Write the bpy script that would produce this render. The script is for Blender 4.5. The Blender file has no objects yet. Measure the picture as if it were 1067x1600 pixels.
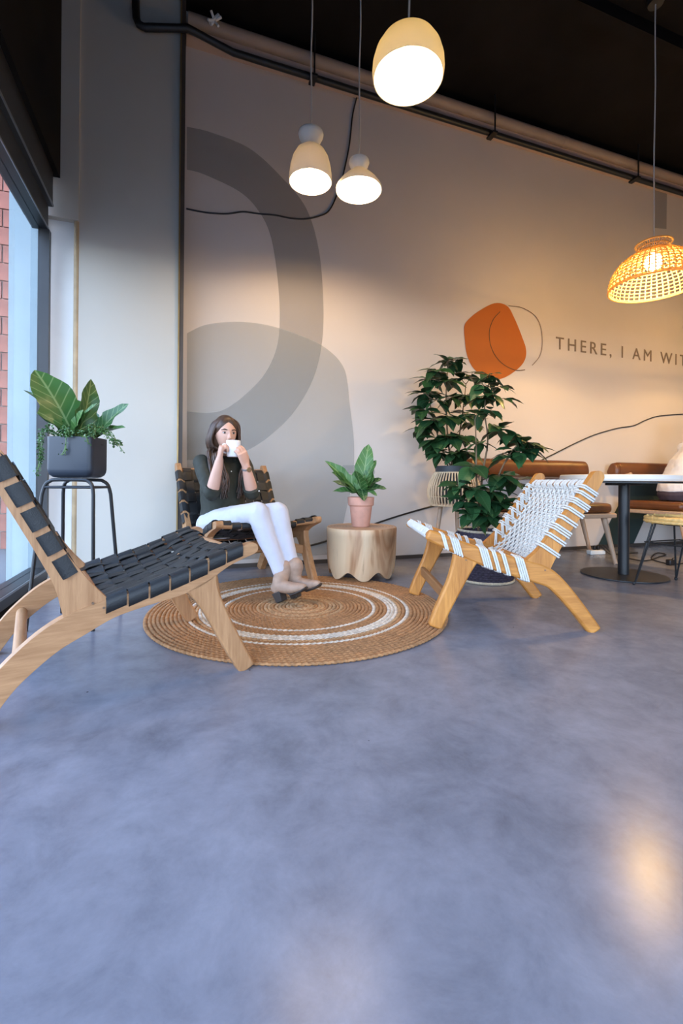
import bpy, bmesh, math, random
from mathutils import Vector, Matrix
random.seed(7)
V = Vector
sc = bpy.context.scene
COL = sc.collection
PI = math.pi

# ------------------------------------------------------------------ camera
F, CX, CY, CAMH = 711.1, 533.5, 751.0, 0.70           # photo taken as 1067 x 1600
YAW, ROLL = math.radians(19.4), math.radians(0.5)
cd = bpy.data.cameras.new('camera')
cd.sensor_fit = 'VERTICAL'; cd.sensor_height = 36; cd.lens = 16.0
cd.shift_y = -(800 - CY) / 1600.0
cd.clip_start = 0.02
cam = bpy.data.objects.new('camera', cd); COL.objects.link(cam)
cam.matrix_world = Matrix.Translation((0, 0, CAMH)) @ Matrix.Rotation(-YAW, 4, 'Z') @ Matrix.Rotation(PI/2, 4, 'X') @ Matrix.Rotation(ROLL, 4, 'Z')
sc.camera = cam
FWD = V((math.sin(YAW), math.cos(YAW), 0)); RGT = V((math.cos(YAW), -math.sin(YAW), 0)); UP = V((0, 0, 1)); EYE = V((0, 0, CAMH))

def ray(u, v):
    a, b = u - CX, CY - v
    c, s = math.cos(ROLL), math.sin(ROLL)
    return FWD*F + RGT*(c*a - s*b) + UP*(s*a + c*b)
def floor_at(u, v, z=0.0):
    r = ray(u, v); return EYE + r*((z - CAMH)/r.z)
def at_y(u, v, Y):
    r = ray(u, v); return EYE + r*(Y/r.y)
def at_x(u, v, X):
    r = ray(u, v); return EYE + r*(X/r.x)
def at_d(u, v, D):
    return EYE + ray(u, v)*(D/F)

# ------------------------------------------------------------------ world, daylight, exposure
world = bpy.data.worlds.new('world'); sc.world = world; world.use_nodes = True
wn = world.node_tree.nodes; wn.clear()
wb = wn.new('ShaderNodeBackground'); wo = wn.new('ShaderNodeOutputWorld')
# hazy afternoon sky: pale and bright at the horizon, bluer and darker overhead
wt = wn.new('ShaderNodeTexCoord'); ws = wn.new('ShaderNodeSeparateXYZ'); wr = wn.new('ShaderNodeValToRGB')
world.node_tree.links.new(wt.outputs['Generated'], ws.inputs[0]); world.node_tree.links.new(ws.outputs[2], wr.inputs[0])
we = wr.color_ramp.elements
we[0].position = 0.0; we[0].color = (0.80, 0.88, 1.0, 1); we[1].position = 0.75; we[1].color = (0.24, 0.36, 0.62, 1)
we.new(0.22).color = (0.56, 0.69, 0.96, 1)
world.node_tree.links.new(wr.outputs[0], wb.inputs[0]); wb.inputs[1].default_value = 11.0
world.node_tree.links.new(wb.outputs[0], wo.inputs[0])
sc.view_settings.view_transform = 'Standard'; sc.view_settings.look = 'None'
sc.view_settings.gamma = 1.0; sc.view_settings.use_curve_mapping = False
sc.view_settings.exposure = 0.0
sc.cycles.max_bounces = 8; sc.cycles.diffuse_bounces = 5; sc.cycles.glossy_bounces = 3
sc.cycles.transparent_max_bounces = 12; sc.cycles.sample_clamp_indirect = 6.0
def portal(name, loc, rot, sx, sy):
    l = bpy.data.lights.new(name, 'AREA'); l.shape = 'RECTANGLE'; l.size = sx; l.size_y = sy; l.energy = 0.0
    l.cycles.is_portal = True
    o = bpy.data.objects.new(name, l); COL.objects.link(o); o.location = loc; o.rotation_euler = rot
portal('daylight_portal_side', (-0.93, 0.5, 1.22), (0, -PI/2, 0), 2.24, 6.05)
portal('daylight_portal_front', (1.6, -2.56, 1.22), (PI/2, 0, 0), 4.75, 2.24)

# ------------------------------------------------------------------ materials
MATS = {}
def node_mat(name):
    m = bpy.data.materials.new(name); m.use_nodes = True
    nt = m.node_tree
    b = nt.nodes['Principled BSDF']
    return m, nt, b
def coords(nt, scale=(1, 1, 1), rot=(0, 0, 0), kind='Object'):
    tc = nt.nodes.new('ShaderNodeTexCoord'); mp = nt.nodes.new('ShaderNodeMapping')
    mp.inputs['Scale'].default_value = scale; mp.inputs['Rotation'].default_value = rot
    nt.links.new(tc.outputs[kind], mp.inputs['Vector'])
    return mp.outputs['Vector']
def noise(nt, vec, scale, detail=4, rough=0.55, dist=0.0):
    n = nt.nodes.new('ShaderNodeTexNoise'); n.inputs['Scale'].default_value = scale
    n.inputs['Detail'].default_value = detail; n.inputs['Roughness'].default_value = rough; n.inputs['Distortion'].default_value = dist
    nt.links.new(vec, n.inputs['Vector']); return n.outputs['Fac']
def ramp(nt, fac, stops):
    r = nt.nodes.new('ShaderNodeValToRGB'); e = r.color_ramp.elements
    while len(e) < len(stops): e.new(0.5)
    for k, (p, c) in enumerate(stops):
        e[k].position = p; e[k].color = (*c[:3], 1)
    nt.links.new(fac, r.inputs['Fac']); return r.outputs['Color']
def bump(nt, b, h, strength=0.2, dist=0.01):
    n = nt.nodes.new('ShaderNodeBump'); n.inputs['Strength'].default_value = strength; n.inputs['Distance'].default_value = dist
    nt.links.new(h, n.inputs['Height']); nt.links.new(n.outputs['Normal'], b.inputs['Normal'])
def plain(name, col, rough=0.6, metal=0.0, var=0.08, scale=6.0, bmp=0.0, bscale=60, coat=0.0, kind='Object', stretch=(1, 1, 1)):
    if name in MATS: return MATS[name]
    m, nt, b = node_mat(name)
    vec = coords(nt, stretch, kind=kind)
    f = noise(nt, vec, scale)
    lo = [c*(1-var) for c in col]; hi = [min(1, c*(1+var)) for c in col]
    nt.links.new(ramp(nt, f, [(0.3, lo), (0.7, hi)]), b.inputs['Base Color'])
    b.inputs['Roughness'].default_value = rough; b.inputs['Metallic'].default_value = metal
    b.inputs['Coat Weight'].default_value = coat
    if bmp: bump(nt, b, noise(nt, vec, bscale, 3), bmp, 0.005)
    MATS[name] = m; return m
def wood(name, light, dark, axis, rough=0.45, scale=9.0, knots=0.0):
    if name in MATS: return MATS[name]
    m, nt, b = node_mat(name)
    st = [9.0, 9.0, 9.0]; st['xyz'.index(axis)] = 0.7
    vec = coords(nt, st)
    f1 = noise(nt, vec, scale*0.35, 3, 0.6, 1.2)
    f2 = noise(nt, vec, scale*1.6, 5, 0.7, 0.4)
    mx = nt.nodes.new('ShaderNodeMix'); mx.data_type = 'FLOAT'; mx.inputs[0].default_value = 0.4
    nt.links.new(f1, mx.inputs[2]); nt.links.new(f2, mx.inputs[3])
    mid = [(a+c)/2 for a, c in zip(light, dark)]
    c = ramp(nt, mx.outputs[0], [(0.32, dark), (0.5, mid), (0.66, light)])
    nt.links.new(c, b.inputs['Base Color'])
    b.inputs['Roughness'].default_value = rough; b.inputs['Specular IOR Level'].default_value = 0.35
    bump(nt, b, f2, 0.12, 0.003)
    MATS[name] = m; return m
def emit(name, col, strength):
    if name in MATS: return MATS[name]
    m, nt, b = node_mat(name)
    b.inputs['Base Color'].default_value = (*col, 1); b.inputs['Emission Color'].default_value = (*col, 1)
    b.inputs['Emission Strength'].default_value = strength
    MATS[name] = m; return m

M_PLASTER = plain('plaster_mural_wall', (0.60, 0.53, 0.48), 0.75, var=0.03, scale=1.3, bmp=0.06, bscale=35)
M_COLUMN = plain('plaster_pier', (0.50, 0.46, 0.395), 0.7, var=0.035, scale=1.1, bmp=0.07, bscale=25)
M_BLACKC = plain('black_painted_ceiling', (0.010, 0.008, 0.007), 0.8, var=0.3, scale=2)
M_BLACKC.node_tree.nodes['Principled BSDF'].inputs['Specular IOR Level'].default_value = .12
M_BLACKM = plain('black_steel', (0.012, 0.013, 0.015), 0.42, var=0.2, scale=8)
M_FRAME = plain('dark_bronze_aluminium', (0.024, 0.023, 0.024), 0.42, 0.15, var=0.12, scale=5)
M_FRAMEL = plain('brushed_aluminium_edge', (0.30, 0.31, 0.33), 0.3, 0.8, var=0.1, scale=5)
M_DUCT = plain('beige_painted_duct', (0.34, 0.25, 0.19), 0.55, var=0.1, scale=3)
M_BASEB = plain('dark_brown_base_strip', (0.055, 0.042, 0.034), 0.6, var=0.2, scale=4)
M_LEATHER = plain('black_leather', (0.008, 0.0083, 0.009), 0.50, var=0.3, scale=14, bmp=0.25, bscale=220)
M_ROPE = plain('white_cotton_rope', (0.64, 0.62, 0.58), 0.85, var=0.06, scale=60, bmp=0.5, bscale=350)
M_TERRA = plain('terracotta', (0.58, 0.29, 0.205), 0.8, var=0.1, scale=14, bmp=0.1, bscale=90)
M_SOIL = plain('potting_soil', (0.035, 0.022, 0.014), 0.95, var=0.5, scale=80, bmp=0.8, bscale=120)
M_WHITE = plain('white_enamel', (0.80, 0.78, 0.74), 0.42, var=0.02)
M_TABLE = plain('white_table_laminate', (0.74, 0.69, 0.63), 0.35, var=0.02)
M_TAN = plain('tan_leather', (0.135, 0.043, 0.012), 0.36, var=0.2, scale=9, bmp=0.12, bscale=160)
M_STEM = plain('plant_stem', (0.16, 0.10, 0.05), 0.7, var=0.25, scale=30)
M_STEMG = plain('green_stem', (0.10, 0.17, 0.05), 0.6, var=0.2, scale=30)
M_WIRE = plain('black_cable', (0.010, 0.008, 0.008), 0.5, var=0.2)
M_CORD = plain('white_braided_cord', (0.62, 0.56, 0.49), 0.8, var=0.15, scale=300)
M_GREYBOX = plain('slate_grey_planter', (0.020, 0.026, 0.038), 0.42, var=0.06, scale=4)
M_RATTAN = plain('pale_rattan', (0.62, 0.46, 0.29), 0.6, var=0.15, scale=25)
M_BASKET = plain('dark_purple_seagrass', (0.030, 0.021, 0.036), 0.75, var=0.5, scale=70, bmp=0.6, bscale=140)
M_PALEGRASS = plain('pale_seagrass', (0.50, 0.42, 0.30), 0.8, var=0.25, scale=60, bmp=0.4, bscale=140)
OAK = ((0.50, 0.262, 0.120), (0.29, 0.132, 0.052))
TEAK = ((0.60, 0.255, 0.055), (0.34, 0.12, 0.022))
PALE = ((0.55, 0.38, 0.26), (0.40, 0.26, 0.17))

# ------------------------------------------------------------------ mesh builder
class MB:
    def __init__(s): s.v = []; s.f = []
    def add(s, vs, fs):
        o = len(s.v); s.v += [V(p) for p in vs]; s.f += [tuple(i+o for i in f) for f in fs]; return s
    def box(s, lo, hi):
        (a, b, c), (d, e, g) = lo, hi
        return s.add([(a,b,c),(d,b,c),(d,e,c),(a,e,c),(a,b,g),(d,b,g),(d,e,g),(a,e,g)],
                     [(0,3,2,1),(4,5,6,7),(0,1,5,4),(1,2,6,5),(2,3,7,6),(3,0,4,7)])
    def loft(s, rings, closed=True, cap=True):
        n = len(rings[0]); vs = [p for r in rings for p in r]; fs = []
        for i in range(len(rings)-1):
            for j in range(n if closed else n-1):
                k = (j+1) % n
                fs.append((i*n+j, i*n+k, (i+1)*n+k, (i+1)*n+j))
        if cap and closed:
            fs.append(tuple(range(n-1, -1, -1))); fs.append(tuple((len(rings)-1)*n+j for j in range(n)))
        return s.add(vs, fs)
    def tube(s, pts, r, n=8, cap=True, round_end=False, flat=None):
        pts = [V(p) for p in pts]; rs = r if isinstance(r, (list, tuple)) else [r]*len(pts)
        if round_end:
            d0 = (pts[0]-pts[1]).normalized(); d1 = (pts[-1]-pts[-2]).normalized()
            pts = [pts[0]+d0*rs[0]*.95, pts[0]+d0*rs[0]*.6] + pts + [pts[-1]+d1*rs[-1]*.6, pts[-1]+d1*rs[-1]*.95]
            rs = [rs[0]*.35, rs[0]*.8] + list(rs) + [rs[-1]*.8, rs[-1]*.35]
        rings = []; nrm = None
        for i, p in enumerate(pts):
            t = (pts[min(i+1, len(pts)-1)] - pts[max(i-1, 0)]).normalized()
            if nrm is None:
                nrm = t.cross(V((0, 0, 1)) if abs(t.z) < .9 else V((1, 0, 0))).normalized()
            nrm = (nrm - t*nrm.dot(t)).normalized(); bn = t.cross(nrm)
            rings.append([p + (nrm*math.cos(2*PI*k/n) + bn*math.sin(2*PI*k/n))*rs[i] for k in range(n)])
        return s.loft(rings, True, cap)
    def ellip(s, c, ax, n=16, m=10):
        c = V(c); A, B, C = [V(a) for a in ax]
        vs = [c + C]; 
        for i in range(1, m):
            th = PI*i/m
            for j in range(n):
                ph = 2*PI*j/n
                vs.append(c + A*math.sin(th)*math.cos(ph) + B*math.sin(th)*math.sin(ph) + C*math.cos(th))
        vs.append(c - C); fs = []
        for j in range(n): fs.append((0, 1+j, 1+(j+1) % n))
        for i in range(m-2):
            for j in range(n):
                a = 1+i*n; k = (j+1) % n
                fs.append((a+j, a+n+j, a+n+k, a+k))
        L = len(vs)-1; a = 1+(m-2)*n
        for j in range(n): fs.append((a+j, L, a+(j+1) % n))
        return s.add(vs, fs)
    def ball(s, c, r, n=12, m=8):
        if isinstance(r, (int, float)): r = (r, r, r)
        return s.ellip(c, ((r[0],0,0),(0,r[1],0),(0,0,r[2])), n, m)
    def lathe(s, prof, c=(0,0,0), n=40, closed=False):
        c = V(c); rings = [[c + V((r*math.cos(2*PI*k/n), r*math.sin(2*PI*k/n), z)) for k in range(n)] for r, z in prof]
        if closed: rings.append(rings[0])
        return s.loft(rings, True, False)
    def bar2d(s, pts, ws, x0, x1, tip0=False, tip1=False):
        """bent bar in the local y-z plane: centreline pts [(y,z)], widths ws, extruded from x0 to x1"""
        P = [V((0, y, z)) for y, z in pts]; W = list(ws)
        def ext(P, W, front):
            a, b = (P[0], P[1]) if front else (P[-1], P[-2])
            d = (a-b).normalized(); w = W[0] if front else W[-1]
            add = [(a + d*w*.5*math.sin(t), w*math.cos(t)) for t in (.45, .9, 1.25, 1.48)]
            if front: return [q for q, _ in reversed(add)] + P, [q for _, q in reversed(add)] + W
            return P + [q for q, _ in add], W + [q for _, q in add]
        if tip0: P, W = ext(P, W, True)
        if tip1: P, W = ext(P, W, False)
        rings = []
        for i, p in enumerate(P):
            t = (P[min(i+1, len(P)-1)] - P[max(i-1, 0)]).normalized()
            nn = V((0, -t.z, t.y)); h = nn*W[i]*.5
            rings.append([V((x0, 0, 0))+p+h, V((x1, 0, 0))+p+h, V((x1, 0, 0))+p-h, V((x0, 0, 0))+p-h])
        return s.loft(rings)
    def ribbon(s, pts, nrms, side, w, th):
        """flat strap: centreline pts, surface normals, lateral unit vector(s), width, thickness"""
        rings = []
        for i, p in enumerate(pts):
            sd = (side[i] if isinstance(side, list) else side)*w*.5; nn = nrms[i]*th*.5
            rings.append([p-sd+nn, p+sd+nn, p+sd-nn, p-sd-nn])
        return s.loft(rings)
    def build(s, name, mat, parent=None, off=None, smooth=0.6, bevel=0.0, mats=None):
        me = bpy.data.meshes.new(name)
        o_ = V(off) if off is not None else V((0, 0, 0))
        me.from_pydata([tuple(p-o_) for p in s.v], [], s.f); me.update()
        bm = bmesh.new(); bm.from_mesh(me); bmesh.ops.recalc_face_normals(bm, faces=bm.faces); bm.to_mesh(me); bm.free()
        if mat: me.materials.append(mat)
        if smooth:
            for p in me.polygons: p.use_smooth = True
            me.set_sharp_from_angle(angle=smooth)
        o = bpy.data.objects.new(name, me); COL.objects.link(o)
        if parent: o.parent = parent
        elif off is not None: o.location = o_
        if bevel:
            b = o.modifiers.new('bevel', 'BEVEL'); b.width = bevel; b.segments = 2; b.limit_method = 'ANGLE'; b.angle_limit = 0.6
            b.harden_normals = False
        return o

def tag(o, label=None, cat=None, group=None, kind=None):
    if label: o['label'] = label
    if cat: o['category'] = cat
    if group: o['group'] = group
    if kind: o['kind'] = kind
    return o
def empty(name, loc=(0, 0, 0), rz=0.0):
    o = bpy.data.objects.new(name, None); COL.objects.link(o); o.location = loc; o.rotation_euler = (0, 0, rz)
    o.empty_display_size = 0.05; return o
def thing(name, label, cat, loc=(0, 0, 0), rz=0.0, group=None):
    return tag(empty(name, loc, rz), label, cat, group)
def copy_tree(o, parent=None):
    c = o.copy(); COL.objects.link(c)
    if parent: c.parent = parent
    for ch in list(o.children): copy_tree(ch, c)
    return c
def struct(o): o['kind'] = 'structure'; return o
def smooth_pts(P, n=8):
    """Catmull-Rom through tuples of any dimension"""
    P = [list(p) for p in P]; Q = [P[0]] + P + [P[-1]]; out = []
    for i in range(1, len(Q)-2):
        for k in range(n):
            t = k/n; a, b, c, d = Q[i-1], Q[i], Q[i+1], Q[i+2]
            out.append(tuple(.5*((2*b[j]) + (-a[j]+c[j])*t + (2*a[j]-5*b[j]+4*c[j]-d[j])*t*t + (-a[j]+3*b[j]-3*c[j]+d[j])*t**3) for j in range(len(b))))
    out.append(tuple(P[-1])); return out

# ================================================================== THE ROOM
XW, YB, YF, XR = -0.86, 3.70, -2.50, 7.6; ZC = at_y(420, 60, YB).z
# ---- floor: polished grey concrete
m, nt, b = node_mat('polished_concrete')
vec = coords(nt)
n1 = noise(nt, vec, 1.7, 8, 0.66, 0.25); n2 = noise(nt, vec, 6.5, 9, 0.72, 0.3); n3 = noise(nt, vec, 36, 5, 0.65)
mx = nt.nodes.new('ShaderNodeMix'); mx.data_type = 'FLOAT'; mx.inputs[0].default_value = 0.5
nt.links.new(n1, mx.inputs[2]); nt.links.new(n2, mx.inputs[3])
c1 = ramp(nt, mx.outputs[0], [(0.33, (0.118, 0.117, 0.136)), (0.50, (0.186, 0.183, 0.210)), (0.66, (0.250, 0.246, 0.278))])
vo = nt.nodes.new('ShaderNodeTexVoronoi'); vo.inputs['Scale'].default_value = 5.5; nt.links.new(vec, vo.inputs['Vector'])
spk = ramp(nt, vo.outputs['Distance'], [(0.0, (0.15, 0.14, 0.13)), (0.016, (0.15, 0.14, 0.13)), (0.024, (1, 1, 1))])
mm = nt.nodes.new('ShaderNodeMix'); mm.data_type = 'RGBA'; mm.blend_type = 'MULTIPLY'; mm.inputs[0].default_value = 1.0
nt.links.new(c1, mm.inputs[6]); nt.links.new(spk, mm.inputs[7]); nt.links.new(mm.outputs[2], b.inputs['Base Color'])
rr = nt.nodes.new('ShaderNodeMapRange'); b.inputs['Specular IOR Level'].default_value = 0.18; rr.inputs[3].default_value = 0.20; rr.inputs[4].default_value = 0.265
nt.links.new(n2, rr.inputs[0]); nt.links.new(rr.outputs[0], b.inputs['Roughness'])
bump(nt, b, n3, 0.03, 0.002)
M_FLOOR = m
fl = MB().box((XW-.1, YF-.1, -.1), (XR+.1, YB+.3, 0)).build('floor', M_FLOOR, smooth=0); struct(fl)

wall_back = MB().box((0.0, YB, 0), (XR+.1, YB+.2, ZC)).build('wall_back', M_PLASTER, smooth=0); struct(wall_back)
wall_right = MB().box((XR, YF-.1, 0), (XR+.15, YB+.2, ZC)).build('wall_right', M_PLASTER, smooth=0); struct(wall_right)
# left end pier with a slightly rounded corner bead, standing proud of the mural wall
PX0, PX1, PY = -0.705, -0.022, 3.55
pier = MB()
pier.box((PX0+.02, PY, 0), (PX1, YB+.2, ZC))
pier = pier.build('wall_pier', M_COLUMN, smooth=0); struct(pier)
bead = MB().tube([(PX0+.016, PY+.012, 0), (PX0+.016, PY+.012, ZC)], 0.019, 12).build('corner_bead', plain('ochre_corner_bead', (0.42, 0.30, 0.17), .6, var=.2, scale=8), pier)
# recessed strip between the pier and the window, with a boxed head above
MB().box((XW-.04, PY+.03, 0), (PX0+.03, YB+.2, 2.46)).build('return_strip', plain('white_reveal_painted_lit', (.80, .77, .72), .6, var=.03), pier, smooth=0)  # white paint, lightened in colour to stand in for strong daylight on the strip
MB().box((XW-.04, PY-.02, 2.46), (PX0+.03, YB+.2, ZC)).build('return_head', M_COLUMN, pier, smooth=0)
# divider trim between pier and mural
tr = MB().box((-.024, PY-.012, 0), (.006, YB-.002, ZC)).build('trim_1', M_BASEB, smooth=0); struct(tr)
MB().box((-.032, PY-.017, 0), (-.022, PY-.004, ZC)).build('brass_edge', plain('aged_brass_strip', (.33, .22, .09), .4, .6, var=.2), tr, smooth=0)
# base strip along the mural wall
bb = MB().box((0.006, YB-.022, 0), (XR, YB, .03)).build('baseboard_back', M_BASEB, smooth=0); struct(bb)
cl = MB().box((XW-.1, YF-.1, ZC), (XR+.15, YB+.2, ZC+.15)).build('ceiling', M_BLACKC, smooth=0); struct(cl)
for k, y in enumerate((-.9, .9, 2.6)):
    MB().box((PX1+.3, y-.05, ZC-.10), (XR, y+.05, ZC)).build('ceiling_joist', M_BLACKC, cl, smooth=0)
# black upper wall above the window (bulkhead) on the left and front
wl = MB()
wl.box((XW-.12, YF-.1, 2.72), (XW+.075, 3.525, ZC));  wl.box((XW-.12, YF-.1, 0), (XW+.04, YF+.1, 2.72))
wl.box((XW-.12, YF, 0), (XW+.02, 3.52, .06))
wall_left = wl.build('wall_left', M_BLACKC, smooth=0); struct(wall_left)
wf = MB(); wf.box((XW-.12, YF-.12, 2.72), (XR+.1, YF, ZC)); wf.box((4.05, YF-.12, 0), (XR+.1, YF, 2.72)); wf.box((XW, YF-.12, 0), (4.05, YF, .06))
wall_front = wf.build('wall_front', M_BLACKC, smooth=0); struct(wall_front)

# ---- window glass: real clear pane (transparent with fresnel reflection)
m, nt, b = node_mat('window_glass'); nt.nodes.remove(b)
tr_ = nt.nodes.new('ShaderNodeBsdfTransparent'); tr_.inputs[0].default_value = (.93, .97, .98, 1)
gl_ = nt.nodes.new('ShaderNodeBsdfGlossy'); gl_.inputs['Roughness'].default_value = .015
fr_ = nt.nodes.new('ShaderNodeFresnel'); fr_.inputs[0].default_value = 1.5
ge_ = nt.nodes.new('ShaderNodeNewGeometry'); sb_ = nt.nodes.new('ShaderNodeMath'); sb_.operation = 'SUBTRACT'; sb_.use_clamp = True   # inner face of the pane does not reflect again
nt.links.new(fr_.outputs[0], sb_.inputs[0]); nt.links.new(ge_.outputs['Backfacing'], sb_.inputs[1])
mxs = nt.nodes.new('ShaderNodeMixShader'); nt.links.new(sb_.outputs[0], mxs.inputs[0]); nt.links.new(tr_.outputs[0], mxs.inputs[1]); nt.links.new(gl_.outputs[0], mxs.inputs[2])
nt.links.new(mxs.outputs[0], nt.nodes['Material Output'].inputs[0]); M_GLASS = m

def storefront(name, ys, z0, z1, axis):
    """aluminium storefront: sill, head (two layers), mullions and one pane per bay; axis 'y' = side wall, 'x' = front wall"""
    root = empty(name); struct(root)
    def B(a0, a1, d0, d1, zz0, zz1):
        # a along the wall, d = distance into the room from the glass line
        if axis == 'y': return MB().box((XW+d0, a0, zz0), (XW+d1, a1, zz1))
        return MB().box((a0, YF+d0, zz0), (a1, YF+d1, zz1))
    B(ys[0], ys[-1], -.07, .035, .045, z0).build('sill', M_FRAME, root, smooth=0)
    B(ys[0], ys[-1], .035, .043, z0-.014, z0-.002).build('sill_edge', M_FRAMEL, root, smooth=0)
    h = B(ys[0], ys[-1], -.07, .02, z1, z1+.16).build('window_head', M_FRAME, root, smooth=0)
    B(ys[0], ys[-1], -.07, .045, z1+.16, z1+.39).build('transom_cover', M_FRAME, root, smooth=0)
    B(ys[0], ys[-1], .020, .026, z1+.002, z1+.014).build('head_edge', M_FRAMEL, root, smooth=0)
    B(ys[0], ys[-1], .045, .051, z1+.162, z1+.176).build('cover_edge', M_FRAMEL, root, smooth=0)
    for k, y in enumerate(ys):
        B(y-.022, y+.022, -.032, .032, z0, z1).build('mullion', M_FRAME, root, smooth=0)
    for a, c in zip(ys[:-1], ys[1:]):
        B(a+.025, c-.025, -.028, -.020, z0, z1).build('pane', M_GLASS, root, smooth=0)
    return root
storefront('window_1', [YF+.13, -.55, 1.45, 3.475], .115, 2.33, 'y')
storefront('window_2', [XW+.07, .75, 2.35, 4.02], .115, 2.33, 'x')

# ---- painted mural shapes on the wall (flat paint, overlapping translucent glazes)
def paint(name, col, alpha):
    m, nt, b = node_mat(name)
    b.inputs['Base Color'].default_value = (*col, 1); b.inputs['Roughness'].default_value = .75; b.inputs['Alpha'].default_value = alpha
    return m
def decal(name, outline, mat, y, parent=wall_back, holes=None):
    me = bpy.data.meshes.new(name); bm = bmesh.new()
    vs = [bm.verts.new((p[0], y, p[1])) for p in outline]
    bm.faces.new(vs); bm.to_mesh(me); bm.free(); me.materials.append(mat)
    o = bpy.data.objects.new(name, me); COL.objects.link(o); o.parent = parent; return o
def wallp(*uv):
    out = []
    for u, v in uv:
        p = at_y(u, v, YB-.003); out.append((max(p.x, .008), p.z))
    return out
M_GL1 = paint('mural_grey_glaze', (.28, .265, .255), .42)
M_GL2 = paint('mural_sage_glaze', (.36, .37, .35), .38)
# ring: outer and inner curves (photo pixels put on the wall plane)
outer = smooth_pts(wallp((292, 198), (330, 207), (390, 232), (440, 277), (478, 325), (498, 390), (505, 470), (503, 535), (490, 590), (462, 640), (425, 678), (385, 704), (340, 716), (292, 719)), 8)
inner = smooth_pts(wallp((292, 265), (320, 273), (375, 300), (405, 331), (423, 370), (433, 430), (437, 490), (433, 540), (415, 582), (385, 615), (352, 639), (325, 645), (292, 643)), 8)
me_ring = MB()
no_, ni_ = len(outer), len(inner)
N = 100
O = [outer[min(no_-1, round(i*(no_-1)/N))] for i in range(N+1)]; I = [inner[min(ni_-1, round(i*(ni_-1)/N))] for i in range(N+1)]
me_ring.add([(p[0], YB-.003, p[1]) for p in O] + [(p[0], YB-.003, p[1]) for p in I], [(i, i+1, N+2+i, N+1+i) for i in range(N)])
me_ring.build('mural_ring', M_GL1, wall_back, smooth=0)
blob = smooth_pts(wallp((292, 521), (320, 508), (360, 503), (400, 505), (440, 514), (490, 533), (520, 553), (537, 575), (543, 600), (546, 630), (552, 680), (553, 720), (549, 760), (540, 800), (530, 845), (520, 866)), 8) + wallp((400, 873), (292, 880))
decal('mural_blob', blob, M_GL2, YB-.005)
# small pale rounded bar near the potted plant
decal('mural_bar', smooth_pts(wallp((535, 727), (575, 727), (584, 732), (585, 740), (578, 744), (560, 741), (535, 738)), 5), M_GL2, YB-.0035)
# orange spot with thin outlines
M_OR = paint('mural_orange', (.43, .105, .008), 1.0)
spot = smooth_pts(wallp((725, 520), (727, 505), (745, 488), (772, 474), (792, 478), (803, 496), (815, 525), (822, 548), (818, 566), (803, 581), (782, 592), (760, 590), (740, 576), (729, 553), (725, 520)), 8)[:-1]
decal('mural_spot', spot, M_OR, YB-.004)
def flat_line(name, pts, w, mat, y, parent=wall_back):
    pts = [V((p[0], y, p[1])) for p in pts]; mb = MB(); vs = []; fs = []
    for i, p in enumerate(pts):
        t = (pts[min(i+1, len(pts)-1)]-pts[max(i-1, 0)]).normalized(); nn = V((-t.z, 0, t.x))*w*.5*(1 if not isinstance(w, list) else 1)
        vs += [p+nn, p-nn]
    mb.add(vs, [(2*i, 2*i+1, 2*i+3, 2*i+2) for i in range(len(pts)-1)])
    return mb.build(name, mat, parent, smooth=0)
M_LINE = paint('mural_thin_line', (.10, .045, .015), 1.0)
flat_line('mural_line', smooth_pts(wallp((781, 487), (770, 500), (764, 520), (768, 545), (782, 566), (803, 578), (820, 578)), 8), .008, M_LINE, YB-.006)
flat_line('mural_line', smooth_pts(wallp((794, 478), (815, 481), (835, 493), (844, 510), (847, 535), (843, 556), (831, 571)), 8), .006, M_LINE, YB-.006)
# dark green angular shapes low on the wall behind the table
M_GREEN = paint('mural_dark_green', (.022, .040, .036), 1.0)
decal('mural_green_shape', wallp((930, 860), (985, 752), (1064, 752), (1040, 798), (1012, 800), (985, 860)), M_GREEN, YB-.004)
decal('mural_grey_shape', wallp((1021, 356), (1041, 358), (1042, 300), (1022, 296)), M_GL1, YB-.004)
# lettering
fc = bpy.data.curves.new('lettering_curve', 'FONT'); fc.body = 'THERE, I AM WITH'; fc.size = 1.0; fc.space_character = 1.42; fc.space_word = 1.0; fc.extrude = 0.008
fo = bpy.data.objects.new('lettering_tmp', fc); COL.objects.link(fo)
bpy.context.view_layer.update()
tm = bpy.data.meshes.new_from_object(fo.evaluated_get(bpy.context.evaluated_depsgraph_get()))
bpy.data.objects.remove(fo)
xs = [v.co.x for v in tm.vertices]; zs = [v.co.y for v in tm.vertices]; capt = max(zs)
x0, sxx, szz = min(xs), 2.105/(max(xs)-min(xs)), .126/capt
for v in tm.vertices:
    x, y, z = v.co; v.co = (3.632+(x-x0)*sxx, YB-.004-z*.2, 2.078+y*szz)
tm.materials.clear(); tm.materials.append(paint('mural_lettering_taupe', (.20, .145, .105), 1.0))
lo = bpy.data.objects.new('lettering', tm); COL.objects.link(lo); lo.parent = wall_back
lo['label'] = 'taupe capital lettering'

ZD, ZL0, ZL1, ZP = at_y(420, 71.5, YB-.12).z, at_y(420, 94, YB-.10).z, at_y(420, 83, YB-.10).z, at_y(420, 99.5, YB-.12).z
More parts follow.
